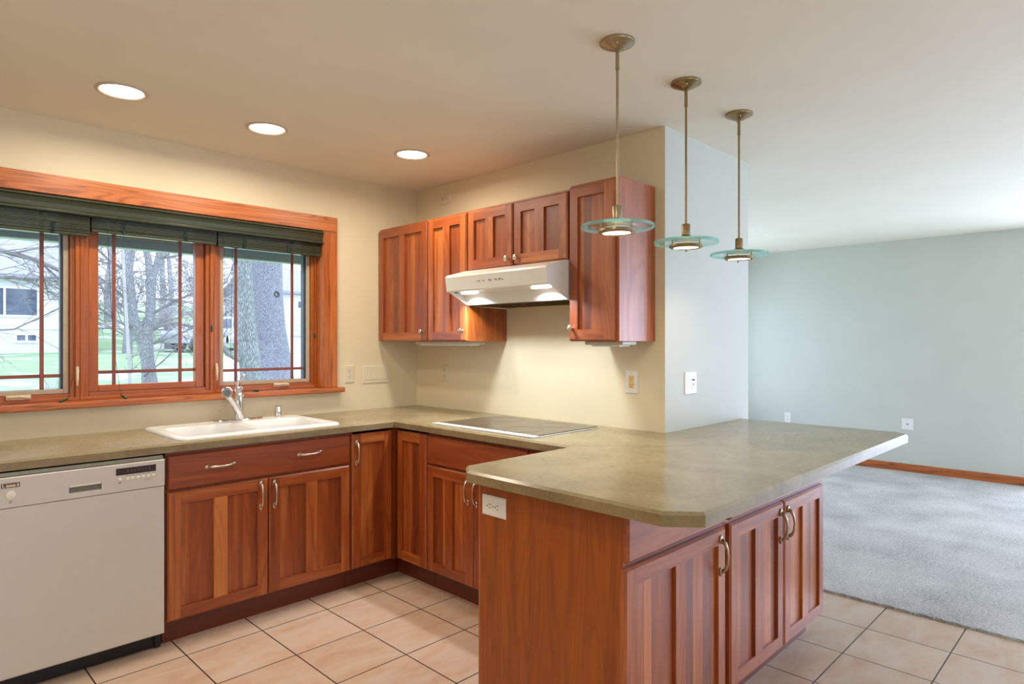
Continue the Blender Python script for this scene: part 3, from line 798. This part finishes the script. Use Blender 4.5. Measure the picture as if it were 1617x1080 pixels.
# ------------------------------------------------------------------ recessed lights
def downlight(x, y, label, power=8.2):
    r = thing('recessed_light', label, 'ceiling light', (x, y, H), group='recessed ceiling lights')
    m = MB(); m.lathe([(.100, -.0005), (.100, -.003), (.096, -.006), (.088, -.007), (.082, -.003), (.082, -.0006)], n=48, caps=False); m.build('trim_ring', CANTRIM, r)
    m = MB(); m.lathe([(.0815, -.0008), (.078, -.0030), (.05, -.0048), (.002, -.0052)], n=48); m.build('lens', CAN_E, r)
    a = area('downlight_lamp', (0, 0, 0), (0, 0, 0), .14, .14, power, WARM, 'DISK', math.radians(170)); a.parent = r; a.location = (0, 0, -.012)
downlight(-2.022, -.612, 'lit recessed ceiling light nearest the camera, left of the three')
downlight(-1.372, -.586, 'lit recessed ceiling light in the middle of the three')
downlight(-.592, -.742, 'lit recessed ceiling light nearest the cabinet corner')
downlight(-2.3, -2.75, 'unseen recessed light over the kitchen aisle, added as fill', 6.5)  # this and the next two are out of view, added as fill
downlight(-3.3, -2.2, 'unseen recessed light over the left end of the kitchen, added as fill', 8)
downlight(-1.5, -4.2, 'unseen recessed light over the dining end, added as fill', .6)

# ------------------------------------------------------------------ pendants
def pendant(x, y, label, met, power=1.1):
    r = thing('pendant_light', label, 'pendant light', (x, y, H), group='glass disc pendants over the peninsula')
    zd = 1.772-H
    m = MB(); m.lathe([(.062, -.0005), (.063, -.004), (.061, -.009), (.050, -.013), (.047, -.016), (.036, -.019), (.030, -.024), (.020, -.029), (.008, -.032), (.006, -.033)], n=40); cn = m.build('canopy', met, r)
    for a in (.6, 3.7):
        m = MB(); m.lathe([(.004, 0), (.0045, -.006), (.002, -.010)], (.043*math.cos(a), .043*math.sin(a), -.016), 10); m.build('screw', met, cn)
    m = MB(); m.tube([(0, 0, -.031), (0, 0, -.09), (0, 0, -.0905), (0, 0, -.10), (0, 0, -.1005), (0, 0, zd+.075)], [.0068, .0068, .0075, .0075, .0048, .0048], 14); m.build('stem', met, r)
    m = MB(); m.lathe([(.006, zd+.084), (.015, zd+.082), (.0175, zd+.078), (.0175, zd+.036), (.022, zd+.032), (.042, zd+.022), (.050, zd+.016), (.050, zd+.0135)], n=36); m.build('socket_cup', met, r)
    m = MB(); R = .130
    m.lathe([(.012, zd+.013), (R-.0015, zd+.013), (R, zd+.0115), (R, zd+.0015), (R-.0015, zd), (.012, zd)], n=72, caps=False, smooth=True)
    nf = len(m.f)
    for i in range(nf): m.mi[i] = 1 if 72 <= i < 72*4 else 0
    lab(m.build('glass_disc', [DISC, RIM], r), 'clear glass disc with a green edge')
    m = MB(); m.lathe([(.050, zd-.002), (.067, zd-.004), (.068, zd-.012), (.064, zd-.017), (.054, zd-.018), (.053, zd-.014)], n=48, caps=False); rg = m.build('lamp_ring', met, r)
    for k in range(3):
        a = .5+k*2*PI/3
        m = MB(); m.tube([(.062*math.cos(a), .062*math.sin(a), zd+.018), (.062*math.cos(a), .062*math.sin(a), zd-.021)], [.0028, .0028], 8); m.ball((.062*math.cos(a), .062*math.sin(a), zd-.021), .0042, 10, 6); m.build('clip_pin', met, rg)
    m = MB(); m.lathe([(.0535, zd-.006), (.0535, zd-.014), (.04, zd-.0155), (.002, zd-.016)], n=40); m.build('lens', PEN_E, r)
    a = area('pendant_lamp', (0, 0, 0), (0, 0, 0), .09, .09, power, (1, .82, .6), 'DISK', math.radians(150)); a.parent = r; a.location = (0, 0, zd-.022)
pendant(-.907, -2.385, 'glass disc pendant nearest the camera, hanging before the right wall cabinet', BRUSH)
pendant(-.409, -2.376, 'middle glass disc pendant of the three, its disc before the end of the range wall', BRASSY)
pendant(.098, -2.366, 'rightmost and farthest of the three glass disc pendants', BRASSY)

# ------------------------------------------------------------------ outlets and switches
def duplex(root, x, mat, rot=False, z=0):
    m = MB()
    for k in (-1, 1):
        cx, cz = (x+k*.0195, z) if rot else (x, z+k*.0195)
        P = []
        for i in range(24):
            a = 2*PI*i/24; P.append((cx+.0165*math.cos(a), cz+max(-.0135, min(.0135, .0165*math.sin(a)))) if not rot else (cx+max(-.0135, min(.0135, .0165*math.cos(a))), cz+.0165*math.sin(a)))
        m.prism(P, -.0072, -.005, 1, 0, .5, 0)
        for u, v, a, b in ((-.0063, .004, .0012, .0045), (.0063, .004, .0012, .0038), (0, -.0075, .0024, .0024)):
            if rot: u, v, a, b = v, -u, b, a
            m.box(cx+u-a, cx+u+a, -.0076, -.0071, cz+v-b, cz+v+b, mat=1)
    return m.build('receptacle', [mat, SLOT], root)
def decora_outlet(root, x, mat):
    m = MB(); m.box(x-.0165, x+.0165, -.0075, -.005, -.0335, .0335)
    for k in (-1, 1):
        for u, v, a, b in ((-.0063, .004, .0012, .0042), (.0063, .004, .0012, .0036), (0, -.0065, .0023, .0023)):
            m.box(x+u-a, x+u+a, -.0079, -.0074, k*.017+v-b, k*.017+v+b, mat=1)
    return m.build('receptacle', [mat, SLOT], root)
def plate(name, label, cat, loc, rz, w, h, mat, group=None):
    r = thing(name, label, cat, loc, rz, group)
    m = MB(); m.front(-w/2, w/2, -h/2, h/2, -.0004, -.006, (1, 1, 1, 1), .004); m.build('cover_plate', mat, r)
    m = MB()
    return r
def screws(r, pts, mat):
    m = MB()
    for x, z in pts: m.lathe([(.003, 0), (.003, -.0008), (.001, -.0012)], (x, -.0058, z), 10, 1)
    m.build('screw', mat, r)
r = plate('wall_outlet', 'ivory duplex outlet on the wall just right of the kitchen window', 'outlet', (-.550, 0, 1.156), 0, .070, .116, PLASTIC); duplex(r, 0, PLASTIC); screws(r, [(0, 0)], MARK)
r = plate('light_switch_plate', 'ivory four-gang switch plate near the corner on the window wall', 'switch', (-.341, 0, 1.147), 0, .212, .118, PLASTIC)
for k in range(4):
    x = -.069+k*.046
    m = MB(); m.prism([(-.005, -.033), (-.0095, -.033), (-.006, .033), (-.005, .033)], x-.0165, x+.0165, 0); m.build('rocker', PLASTIC, r, .001)
r = plate('wall_outlet', 'cream duplex outlet on the range wall near the corner', 'outlet', (0, -.317, 1.155), -PI/2, .072, .116, PLASTIC); duplex(r, 0, PLASTIC)
r = plate('wall_outlet', 'outlet with yellowed receptacles on the range wall near its right end', 'outlet', (0, -1.834, 1.160), -PI/2, .075, .120, PLASTICW); decora_outlet(r, 0, ALMOND)
r = plate('wall_jack_plate', 'cream horizontal plate high on the wall above the corner cabinet', 'outlet', (0, -.323, 2.342), -PI/2, .118, .072, PLASTIC); duplex(r, 0, PLASTIC, True)
r = plate('outlet_switch_plate', 'white two-gang plate with outlet and black switch on the wall end above the peninsula', 'outlet', (.246, -2.029, 1.152), 0, .118, .118, PLASTICW)
decora_outlet(r, -.023, PLASTICW)
m = MB(); m.box(.0065, .0395, -.0075, -.005, -.0335, .0335); m.build('switch_body', PLASTICW, r, .001)
m = MB(); m.box(.010, .034, -.0105, -.0075, .012, .020); m.lathe([(.004, 0), (.003, -.003)], (.022, -.0075, -.008), 10, 1); lab(m.build('switch_button', SLOT, r), 'black switch button')
r = plate('wall_outlet', 'white horizontal outlet on the peninsula end panel below the worktop', 'outlet', (-1.25, -2.107, .791), -PI/2, .118, .072, PLASTICW); duplex(r, 0, PLASTICW, True); screws(r, [(0, 0)], MARK)
r = plate('wall_outlet', 'small white outlet low on the far wall, nearer the stub wall', 'outlet', (XF, -.713, .475), -PI/2, .072, .116, PLASTICW); duplex(r, 0, PLASTICW)
r = plate('wall_jack_plate', 'small white jack plate low on the far wall behind the peninsula corner', 'outlet', (XF, -1.952, .505), -PI/2, .105, .118, PLASTICW)
m = MB(); m.box(-.010, .010, -.009, -.006, -.006, .010); m.build('jack_socket', MARK, r)

# ------------------------------------------------------------------ outside the kitchen window
GRASS = NT('spring_grass'); co = GRASS.coords()
GRASS.l(GRASS.ramp(GRASS.noise(co, .7, 5, .6), [(.36, srgb(186, 188, 178)), (.46, srgb(140, 166, 124)), (.62, srgb(126, 160, 110)), (.75, srgb(164, 180, 146))]), GRASS.b.inputs['Base Color'])
GRASS.b.inputs['Roughness'].default_value = .9
GRASS.bump(GRASS.noise(co, 40, 3), .5, .03); GRASS = GRASS.m
PAVE = plain('pale_pavement', (196, 194, 198), .8, var=.03, vs=4)
def bark_mat(name, a, b, c, sc, st):
    m = NT(name); co = m.coords((sc[0], sc[0], sc[1]))
    n1 = m.noise(co, 1, 6, .65, 1.2); v = m.n('ShaderNodeTexVoronoi', feature='DISTANCE_TO_EDGE'); m.l(co, v.inputs['Vector']); v.inputs['Scale'].default_value = .8
    e = m.math('MINIMUM', m.math('MULTIPLY', v.outputs['Distance'], 3.5), 1)
    f = m.math('ADD', m.math('MULTIPLY', n1, .6), m.math('MULTIPLY', e, .4))
    m.l(m.ramp(f, [(.32, a), (.52, b), (.72, c)]), m.b.inputs['Base Color']); m.b.inputs['Roughness'].default_value = .9
    m.bump(f, st, .03); return m.m
BARK = bark_mat('furrowed_bark', srgb(104, 108, 108), srgb(140, 146, 146), srgb(182, 186, 184), (85, 11), .7)
BARK2 = bark_mat('flaky_bark', srgb(108, 110, 120), srgb(150, 152, 162), srgb(188, 188, 194), (60, 42), .8)
BARKT = bark_mat('smooth_grey_bark', srgb(118, 118, 122), srgb(146, 146, 150), srgb(174, 174, 176), (75, 14), .6)
TWIG = plain('twig_bark', (128, 124, 124), .9, var=.1, vs=4)
TWIGP = plain('pale_twig_bark', (172, 168, 168), .9, var=.08, vs=4)
SIDING = NT('white_lap_siding'); co = SIDING.coords()
sep = SIDING.n('ShaderNodeSeparateXYZ'); SIDING.l(co, sep.inputs[0])
fr = SIDING.math('FRACT', SIDING.math('MULTIPLY', sep.outputs[2], 8))
SIDING.l(SIDING.ramp(fr, [(.0, srgb(168, 170, 176)), (.12, srgb(222, 222, 224)), (1, srgb(232, 232, 232))]), SIDING.b.inputs['Base Color'])
SIDING.bump(fr, .5, .02); SIDING.b.inputs['Roughness'].default_value = .7; SIDING = SIDING.m
ROOF = plain('grey_shingles', (150, 150, 156), .9, var=.1, vs=9)
TRIMW = plain('white_exterior_trim', (236, 236, 236), .6)
HGLASS = plain('dark_house_glass', (70, 84, 104), .08, 0, .8, var=.25, vs=3)
FOUND = plain('pale_foundation', (206, 204, 206), .8, var=.04)
SOFFIT = plain('blue_soffit', (52, 84, 108), .6, var=.02)
FASCIA = plain('blue_grey_fascia', (140, 156, 164), .6, var=.02)
GARAGE = plain('garage_door_panel', (196, 192, 198), .6)

TZ = [(-1, .05), (0, .1), (10, .45), (16, .82), (22, .98), (25, 1.0), (30, 1.66), (45, 2.6), (90, 6.5)]
def ground_z(x, y):
    for (a, za), (b, zb) in zip(TZ, TZ[1:]):
        if y <= b:
            z = za+(zb-za)*max(0, (y-a))/(b-a); break
    else: z = TZ[-1][1]
    return z + .05*math.sin(x*.7+y*.3)*min(1, max(0, y-3)/8)
mb = MB(); xs = [-30+i*1.25 for i in range(73)]; yy = [.16+i*.0+((i/60)**1.7)*88 for i in range(61)]
for j in range(61):
    for i in range(73): mb.v.append((xs[i], yy[j], ground_z(xs[i], yy[j])))
for j in range(60):
    for i in range(72): mb.face([j*73+i, j*73+i+1, (j+1)*73+i+1, (j+1)*73+i], None, .5, 0, True)
o = mb.build('lawn', GRASS); tag(o, 'green sloping lawn outside the kitchen window', 'lawn', kind='stuff')
mb = MB(); path = [(2.4, 8.5, 2.2), (3.6, 11, 2.4), (5.4, 14.5, 2.8), (8, 19, 3.2), (11, 24, 3.4), (14.2, 29.6, 3.6)]
for k in range(len(path)-1):
    for q in range(6):
        t0, t1 = q/6, (q+1)/6; P = []
        for t, s in ((t0, -1), (t0, 1), (t1, 1), (t1, -1)):
            a, b = path[k], path[k+1]; x = a[0]+(b[0]-a[0])*t; y = a[1]+(b[1]-a[1])*t; w = a[2]+(b[2]-a[2])*t
            P.append((x+s*w*.42, y-s*w*.27, ground_z(x+s*w*.42, y-s*w*.27)+.03))
        b0 = len(mb.v); mb.v += P; mb.face([b0, b0+1, b0+2, b0+3])
struct(mb.build('driveway', PAVE), 'pale pavement leading to the garage')
mb = MB()
for i in range(60):
    x0, x1 = -30+i*1.5, -28.5+i*1.5; b0 = len(mb.v)
    mb.v += [(x0, 37, ground_z(x0, 37)+.04), (x1, 37, ground_z(x1, 37)+.04), (x1, 43, ground_z(x1, 43)+.04), (x0, 43, ground_z(x0, 43)+.04)]; mb.face([b0, b0+1, b0+2, b0+3])
struct(mb.build('street', PAVE), 'pale street beyond the lawn')
# own roof overhang above the window
mb = MB(); mb.box(XL-.5, 6, .14, .82, 2.05, 2.1); mb.box(XL-.5, 6, .80, .84, 1.955, 2.2, mat=1); struct(mb.build('roof_overhang', [SOFFIT, FASCIA]), 'blue-grey soffit of the roof overhang outside')
mb = MB(); mb.box(XL-.5, 6, .84, .93, 1.958, 2.06); struct(mb.build('gutter', plain('gutter_white', (205, 210, 214), .5)), 'pale gutter along the roof overhang')

def twigs(m, p, d, L, r, depth, rng, spread=.75, droop=0.0, n=4):
    k = 3; pts = [p]; q = p.copy(); dd = d.copy()
    for i in range(k):
        dd = (dd+Vector((rng.uniform(-1, 1), rng.uniform(-1, 1), rng.uniform(-1, 1)))*.22+Vector((0, 0, -droop))).normalized()
        q = q+dd*L/k; pts.append(q.copy())
    m.tube(pts, [r*(1-.5*i/k) for i in range(k+1)], n)
    if depth <= 0: return
    for i in range(rng.choice((3, 3, 4))):
        j = rng.randint(1, k); t = rng.random()
        s = pts[j-1].lerp(pts[j], t)
        nd = (dd+Vector((rng.uniform(-1, 1), rng.uniform(-1, 1), rng.uniform(-.8, .9)))*spread).normalized()
        twigs(m, s, nd, L*rng.uniform(.5, .75), r*.55, depth-1, rng, spread, droop, 3 if depth < 3 else n)
def V(x, y, z): return Vector((x, y, z))
# tree with the curved forked trunk seen in the middle sash
rng = random.Random(3)
r = thing('forked_tree', 'bare tree with a curved forked grey trunk seen through the middle sash', 'tree', (1.15, 10, ground_z(1.15, 10)))
off = Vector(r.location)
def rel(P): return [Vector(p)-off for p in P]
m = MB(); m.tube(rel([(1.15, 10, .30), (1.13, 10, .63), (1.10, 10, 1.0), (1.06, 10, 1.31), (1.07, 10, 1.55), (1.14, 10, 1.86), (1.16, 10, 2.23), (1.15, 10, 2.59)]), [.17, .14, .118, .135, .115, .09, .085, .095], 14)
m.tube(rel([(1.15, 10, 2.56), (1.11, 10, 2.96), (1.02, 10, 3.37), (.93, 10, 4.3)]), [.075, .06, .055, .04], 10)
m.tube(rel([(1.15, 10, 2.50), (1.24, 10, 2.78), (1.31, 10, 3.16), (1.42, 10, 4.2)]), [.075, .06, .05, .04], 10)
m.tube(rel([(1.08, 10, 1.22), (.97, 10, 1.48), (.85, 10, 1.80), (.775, 10, 2.2), (.745, 10, 2.68), (.73, 10, 3.04), (.71, 10, 4.2)]), [.11, .105, .098, .088, .082, .08, .05], 12)
m.build('trunk', BARKT, r)
m = MB()
for P, rad in (([(1.10, 10, 1.3), (1.4, 9.9, 1.42), (1.8, 9.8, 1.62), (2.2, 9.7, 1.8)], .028), ([(1.0, 9.9, .72), (1.25, 9.6, 1.0), (1.45, 9.4, 1.3)], .018), ([(1.17, 10, 1.9), (1.5, 9.9, 2.15), (2.0, 9.8, 2.4), (2.5, 9.7, 2.6)], .03),
               ([(.77, 10, 2.1), (.5, 9.8, 2.35), (.2, 9.6, 2.53), (-.4, 9.4, 2.7)], .028), ([(1.14, 10, 1.6), (1.5, 10, 1.75), (1.9, 9.9, 1.68), (2.4, 9.8, 1.45)], .03), ([(.82, 10, 1.63), (.5, 9.8, 1.78), (.1, 9.6, 2.06), (-.5, 9.4, 2.3)], .026),
               ([(1.18, 10, 2.2), (1.6, 9.8, 2.2), (2.2, 9.6, 2.0)], .022), ([(.76, 10, 2.7), (.4, 9.9, 2.9), (0, 9.8, 3.3)], .03), ([(1.3, 10, 3.0), (1.7, 10, 3.1), (2.2, 10, 3.4)], .03)):
    Q = rel(P); m.tube(Q, [rad*(1-.5*i/(len(Q)-1)) for i in range(len(Q))], 6)
    for k in range(1, len(Q)):
        for t in range(2):
            s = Q[k-1].lerp(Q[k], rng.random()); d = (Q[k]-Q[k-1]).normalized()+Vector((rng.uniform(-.8, .8), rng.uniform(-.6, .6), rng.uniform(-.8, .8)))
            twigs(m, s, d.normalized(), rng.uniform(.5, .9), rad*.4, 2, rng, .8, .02)
m.build('branches', TWIG, r)
# the two big trunks in the right sash
r = thing('furrowed_tree', 'leaning big tree trunk with furrowed bark seen through the right sash', 'tree', (2.26, 8, ground_z(2.26, 8)))
off = Vector(r.location)
m = MB(); m.tube(rel([(2.30, 8, .2), (2.27, 8, .55), (2.25, 8, .85), (2.205, 8, 1.15), (2.15, 8, 1.6), (2.11, 8, 2.18), (2.09, 8, 2.64), (2.09, 8, 3.2), (2.05, 8, 4.5)]), [.25, .205, .195, .19, .185, .175, .165, .16, .15], 20); m.build('trunk', BARK, r)
m = MB(); kc = Vector((1.985, 7.875, 2.58))-off; m.ring((kc.x, kc.y, kc.z), .045, .016, 20, 8, 0, 1); m.lathe([(.043, 0), (.03, .008), (.002, .012)], (kc.x, kc.y, kc.z), 20, 1); m.build('knot', BARKT, r)
m = MB()
for P, rad in (([(2.0, 7.95, 1.05), (1.75, 7.8, 1.15), (1.6, 7.7, 1.3)], .05), ([(2.1, 8, 3.1), (2.5, 7.7, 3.3), (3.0, 7.5, 3.2)], .06)):
    Q = rel(P); m.tube(Q, [rad*(1-.4*i/2) for i in range(3)], 8)
    for t in range(3): twigs(m, Q[-1], (Q[-1]-Q[-2]).normalized(), .7, rad*.4, 2, rng, .8, .05)
m.build('branches', TWIG, r)
r = thing('flaky_tree', 'straight thick tree trunk with flaky speckled bark just behind the leaning one', 'tree', (3.36, 9.5, ground_z(3.36, 9.5)))
off = Vector(r.location)
m = MB(); m.tube(rel([(3.40, 9.5, .2), (3.37, 9.5, .5), (3.35, 9.5, .8), (3.33, 9.5, 1.1), (3.27, 9.5, 1.63), (3.23, 9.5, 2.3), (3.23, 9.5, 2.84), (3.26, 9.5, 3.4), (3.3, 9.5, 4.6)]), [.50, .44, .405, .385, .35, .33, .315, .31, .28], 22); m.build('trunk', BARK2, r)
m = MB(); kc = Vector((3.30, 9.185, 2.36))-off; m.ring((kc.x, kc.y, kc.z), .05, .022, 20, 8, 0, 1); m.lathe([(.05, 0), (.03, .02), (.002, .03)], (kc.x, kc.y, kc.z), 20, 1); m.build('knot', plain('dark_knot', (78, 76, 82), .9), r)
# slim young stem left in the middle sash
r = thing('young_tree', 'slim pale young tree stem at the left side of the middle sash', 'tree', (.02, 7, ground_z(.02, 7))); off = Vector(r.location)
m = MB(); m.tube(rel([(.02, 7, .3), (.01, 7, .64), (-.01, 7, 1.18), (-.04, 7, 1.74), (-.07, 7, 2.3), (-.1, 7, 3.4)]), [.028, .026, .024, .022, .02, .016], 8); m.build('trunk', TWIGP, r)
m = MB()
for k in range(12):
    z = rng.uniform(.6, 2.6); twigs(m, Vector((.0, 7, z))-off, V(rng.uniform(-.4, 1), rng.uniform(-.6, .6), rng.uniform(-.1, .8)).normalized(), rng.uniform(.35, .8), .008, 2, rng)
m.build('branches', TWIG, r)
# near branches hanging in front of the left sash, from a tree left of the frame
r = thing('spreading_tree', 'spreading bare tree at the left whose branches cross the left sash', 'tree', (-3.6, 7.5, ground_z(-3.6, 7.5))); off = Vector(r.location)
m = MB(); m.tube(rel([(-3.6, 7.5, .25), (-3.6, 7.5, 1.2), (-3.5, 7.4, 2.2), (-3.4, 7.3, 4)]), [.24, .2, .18, .14], 12); m.build('trunk', BARKT, r)
m = MB()
for P, rad in (([(-3.5, 7.4, 2.3), (-2.4, 6.6, 2.52), (-1.63, 6, 2.46), (-1.26, 6, 2.37), (-.9, 6, 2.2)], .05), ([(-3.5, 7.4, 2.0), (-2.4, 6.5, 2.1), (-1.63, 6, 2.14), (-1.3, 6, 2.14), (-.9, 6, 2.2)], .03), ([(-3.5, 7.4, 1.6), (-2.4, 6.6, 1.45), (-1.5, 6, 1.52), (-1.26, 6, 1.66), (-.95, 6, 1.85)], .016)):
    Q = rel(P); m.tube(Q, [rad*(1-.6*i/(len(Q)-1)) for i in range(len(Q))], 7)
    for k in range(1, len(Q)):
        for t in range(3):
            s = Q[k-1].lerp(Q[k], rng.random()); d = (Q[k]-Q[k-1]).normalized()+Vector((rng.uniform(-.7, .7), rng.uniform(-.5, .5), rng.uniform(-.9, .5)))
            twigs(m, s, d.normalized(), rng.uniform(.4, .8), rad*.3, 2, rng, .8, .03)
m.build('branches', TWIG, r)
# background trees
spots = [(3.6, 21, 7), (5.6, 19, 6), (8.0, 27, 8), (4.4, 31, 9), (7.2, 34, 9), (10.5, 33, 9), (1.2, 33, 9), (2.8, 26, 7), (6.4, 25.8, 7), (12.2, 36, 10), (15.5, 37, 10), (-1.0, 30, 9), (9.0, 46, 12), (5.0, 48, 12), (13.5, 50, 12), (1.0, 50, 12)]
src = []
for k, (x, y, h) in enumerate(spots):
    z = ground_z(x, y)
    if k < 5:
        rg = random.Random(50+k)
        r = thing('bare_tree', 'x', 'tree', (x, y, z), group='bare trees beyond the lawn')
        m = MB(); hh = 7.0
        tp = [V(0, 0, -.1), V(.05, 0, hh*.15), V(-.05, .1, hh*.35), V(.1, 0, hh*.6), V(.0, .1, hh)]
        m.tube(tp, [.17, .14, .11, .07, .03], 8); m.build('trunk', BARKT, r)
        m = MB()
        for q in range(19):
            t = .10+.85*q/19; j = min(3, int(t*4)); s = tp[j].lerp(tp[j+1], t*4-j); a = q*2.4+rg.uniform(-.4, .4)
            twigs(m, s, V(math.cos(a), math.sin(a), rg.uniform(.0, .8)).normalized(), (1.9-.8*t)*rg.uniform(.8, 1.3), .034-.016*t, 3, rg, .7, .0, 4)
        m.build('branches', TWIGP if k % 2 else TWIG, r); src.append(r)
    else:
        r = dup(src[k % 5], (x, y, z), k*1.3)
    s = h/7.0; r.scale = (s, s, s)
    r['label'] = ('leafless tree close behind the forked trunk' if y < 24 else 'leafless tree among the tangle of branches beyond the lawn')
# bare shrub in front of the left sash
r = thing('bare_shrub', 'small leafless shrub on the lawn at the foot of the left sash', 'shrub', (-.62, 9, ground_z(-.62, 9)))
m = MB()
for k in range(16):
    a = k*2.4; twigs(m, V(.03*math.cos(a), .03*math.sin(a), -.02), V(math.cos(a)*.4, math.sin(a)*.4, 1).normalized(), rng.uniform(.25, .42), .006, 1, rng)
m.build('stems', TWIGP, r)

# neighbour house on the left
def house_window(par, x0, x1, z0, z1, y, n=2):
    m = MB(); t = .07
    m.box(x0, x0+t, y-.05, y, z0, z1); m.box(x1-t, x1, y-.05, y, z0, z1); m.box(x0+t, x1-t, y-.05, y, z0, z0+t); m.box(x0+t, x1-t, y-.05, y, z1-t, z1)
    for k in range(1, n):
        x = x0+(x1-x0)*k/n; m.box(x-.03, x+.03, y-.05, y, z0+t, z1-t)
    w = m.build('window', TRIMW, par)
    m = MB(); m.box(x0+t*.9, x1-t*.9, y-.02, y-.005, z0+t*.9, z1-t*.9); m.build('pane', HGLASS, w)
r = thing('neighbour_house', 'white-sided house with picture window and basement window seen through the left sash', 'house', (-2, 22, 0))
m = MB(); m.box(-6, 4.6, 0, 8, 1.78, 3.55); m.build('wall', SIDING, r)
m = MB(); m.box(-6, 4.6, .03, 7.97, .6, 1.78); m.build('foundation', FOUND, r)
m = MB(); m.prism([(-.5, 3.5), (4, 5.4), (8.5, 3.5), (8.5, 3.36), (-.5, 3.36)], -6.4, 5.0, 0); m.build('roof', ROOF, r)
house_window(r, .6, 3.32, 2.16, 3.14, 0, 3); house_window(r, 2.66, 3.3, 1.34, 1.66, .03, 2); house_window(r, -3.2, -1.2, 2.2, 3.14, 0, 2)
# house with garage on the right
r = thing('garage_house', 'pale house with a garage door and step roof seen at the right edge', 'house', (16.5, 30, 1.2))
m = MB(); m.box(-3.3, 6, 0, 7, 0, 2.9); m.build('wall', SIDING, r)
m = MB(); m.prism([(-.5, 2.95), (3.5, 4.6), (7.5, 2.95), (7.5, 2.8), (-.5, 2.8)], -3.7, 6.4, 0); m.build('roof', ROOF, r)
m = MB(); m.box(-2.45, 1.2, -.06, .0, .45, 1.72)
for k in range(4): m.box(-2.43, 1.18, -.065, -.06, .5+k*.3, .52+k*.3, mat=1)
m.build('garage_door', [GARAGE, MARK], r)
m = MB(); m.box(-2.6, -2.45, -.09, 0, .45, 1.86); m.box(1.2, 1.35, -.09, 0, .45, 1.86); m.box(-2.45, 1.2, -.09, 0, 1.72, 1.86); m.build('garage_door_trim', TRIMW, r)
house_window(r, -2.2, -1.4, 2.0, 2.5, 0, 2)
# parked car
r = thing('parked_car', 'silver parked car behind the lawn, half hidden by the forked tree', 'car', (7.9, 24.2, ground_z(7.9, 24.2)-.02), .12)
CARP = plain('silver_car_paint', (186, 190, 198), .25, .3, coat=.6)
m = MB(); m.prism([(-2.1, .32), (-2.15, .55), (-2.05, .82), (-1.15, .93), (-.55, 1.38), (.75, 1.42), (1.55, 1.0), (2.1, .92), (2.15, .5), (2.1, .3)], -.82, .82, 1, 0)
# prism axis is y: outline in (x, z)
m.build('body', CARP, r, .05, 3)
m = MB()
for s in (-1, 1):
    m.prism([(-1.0, .95), (-.5, 1.33), (.08, 1.35), (.08, .95)], s*.823-.004, s*.823+.004, 1, 0); m.prism([(.16, .95), (.16, 1.35), (.72, 1.36), (1.35, .98)], s*.823-.004, s*.823+.004, 1, 0)
m.build('side_windows', HGLASS, r)
for x in (-1.35, 1.35):
    for s in (-1, 1):
        m = MB(); m.lathe([(.05, -.1), (.22, -.1), (.31, -.08), (.32, 0), (.31, .08), (.22, .1), (.05, .1)], (x, s*.74, .32), 24, 1); w = m.build('wheel', BLACK, r)
        m = MB(); m.lathe([(.19, -.012), (.17, .0), (.05, .005), (.01, .012)], (x, s*.845, .32), 20, 1); m.build('hubcap', NICKEL, w)
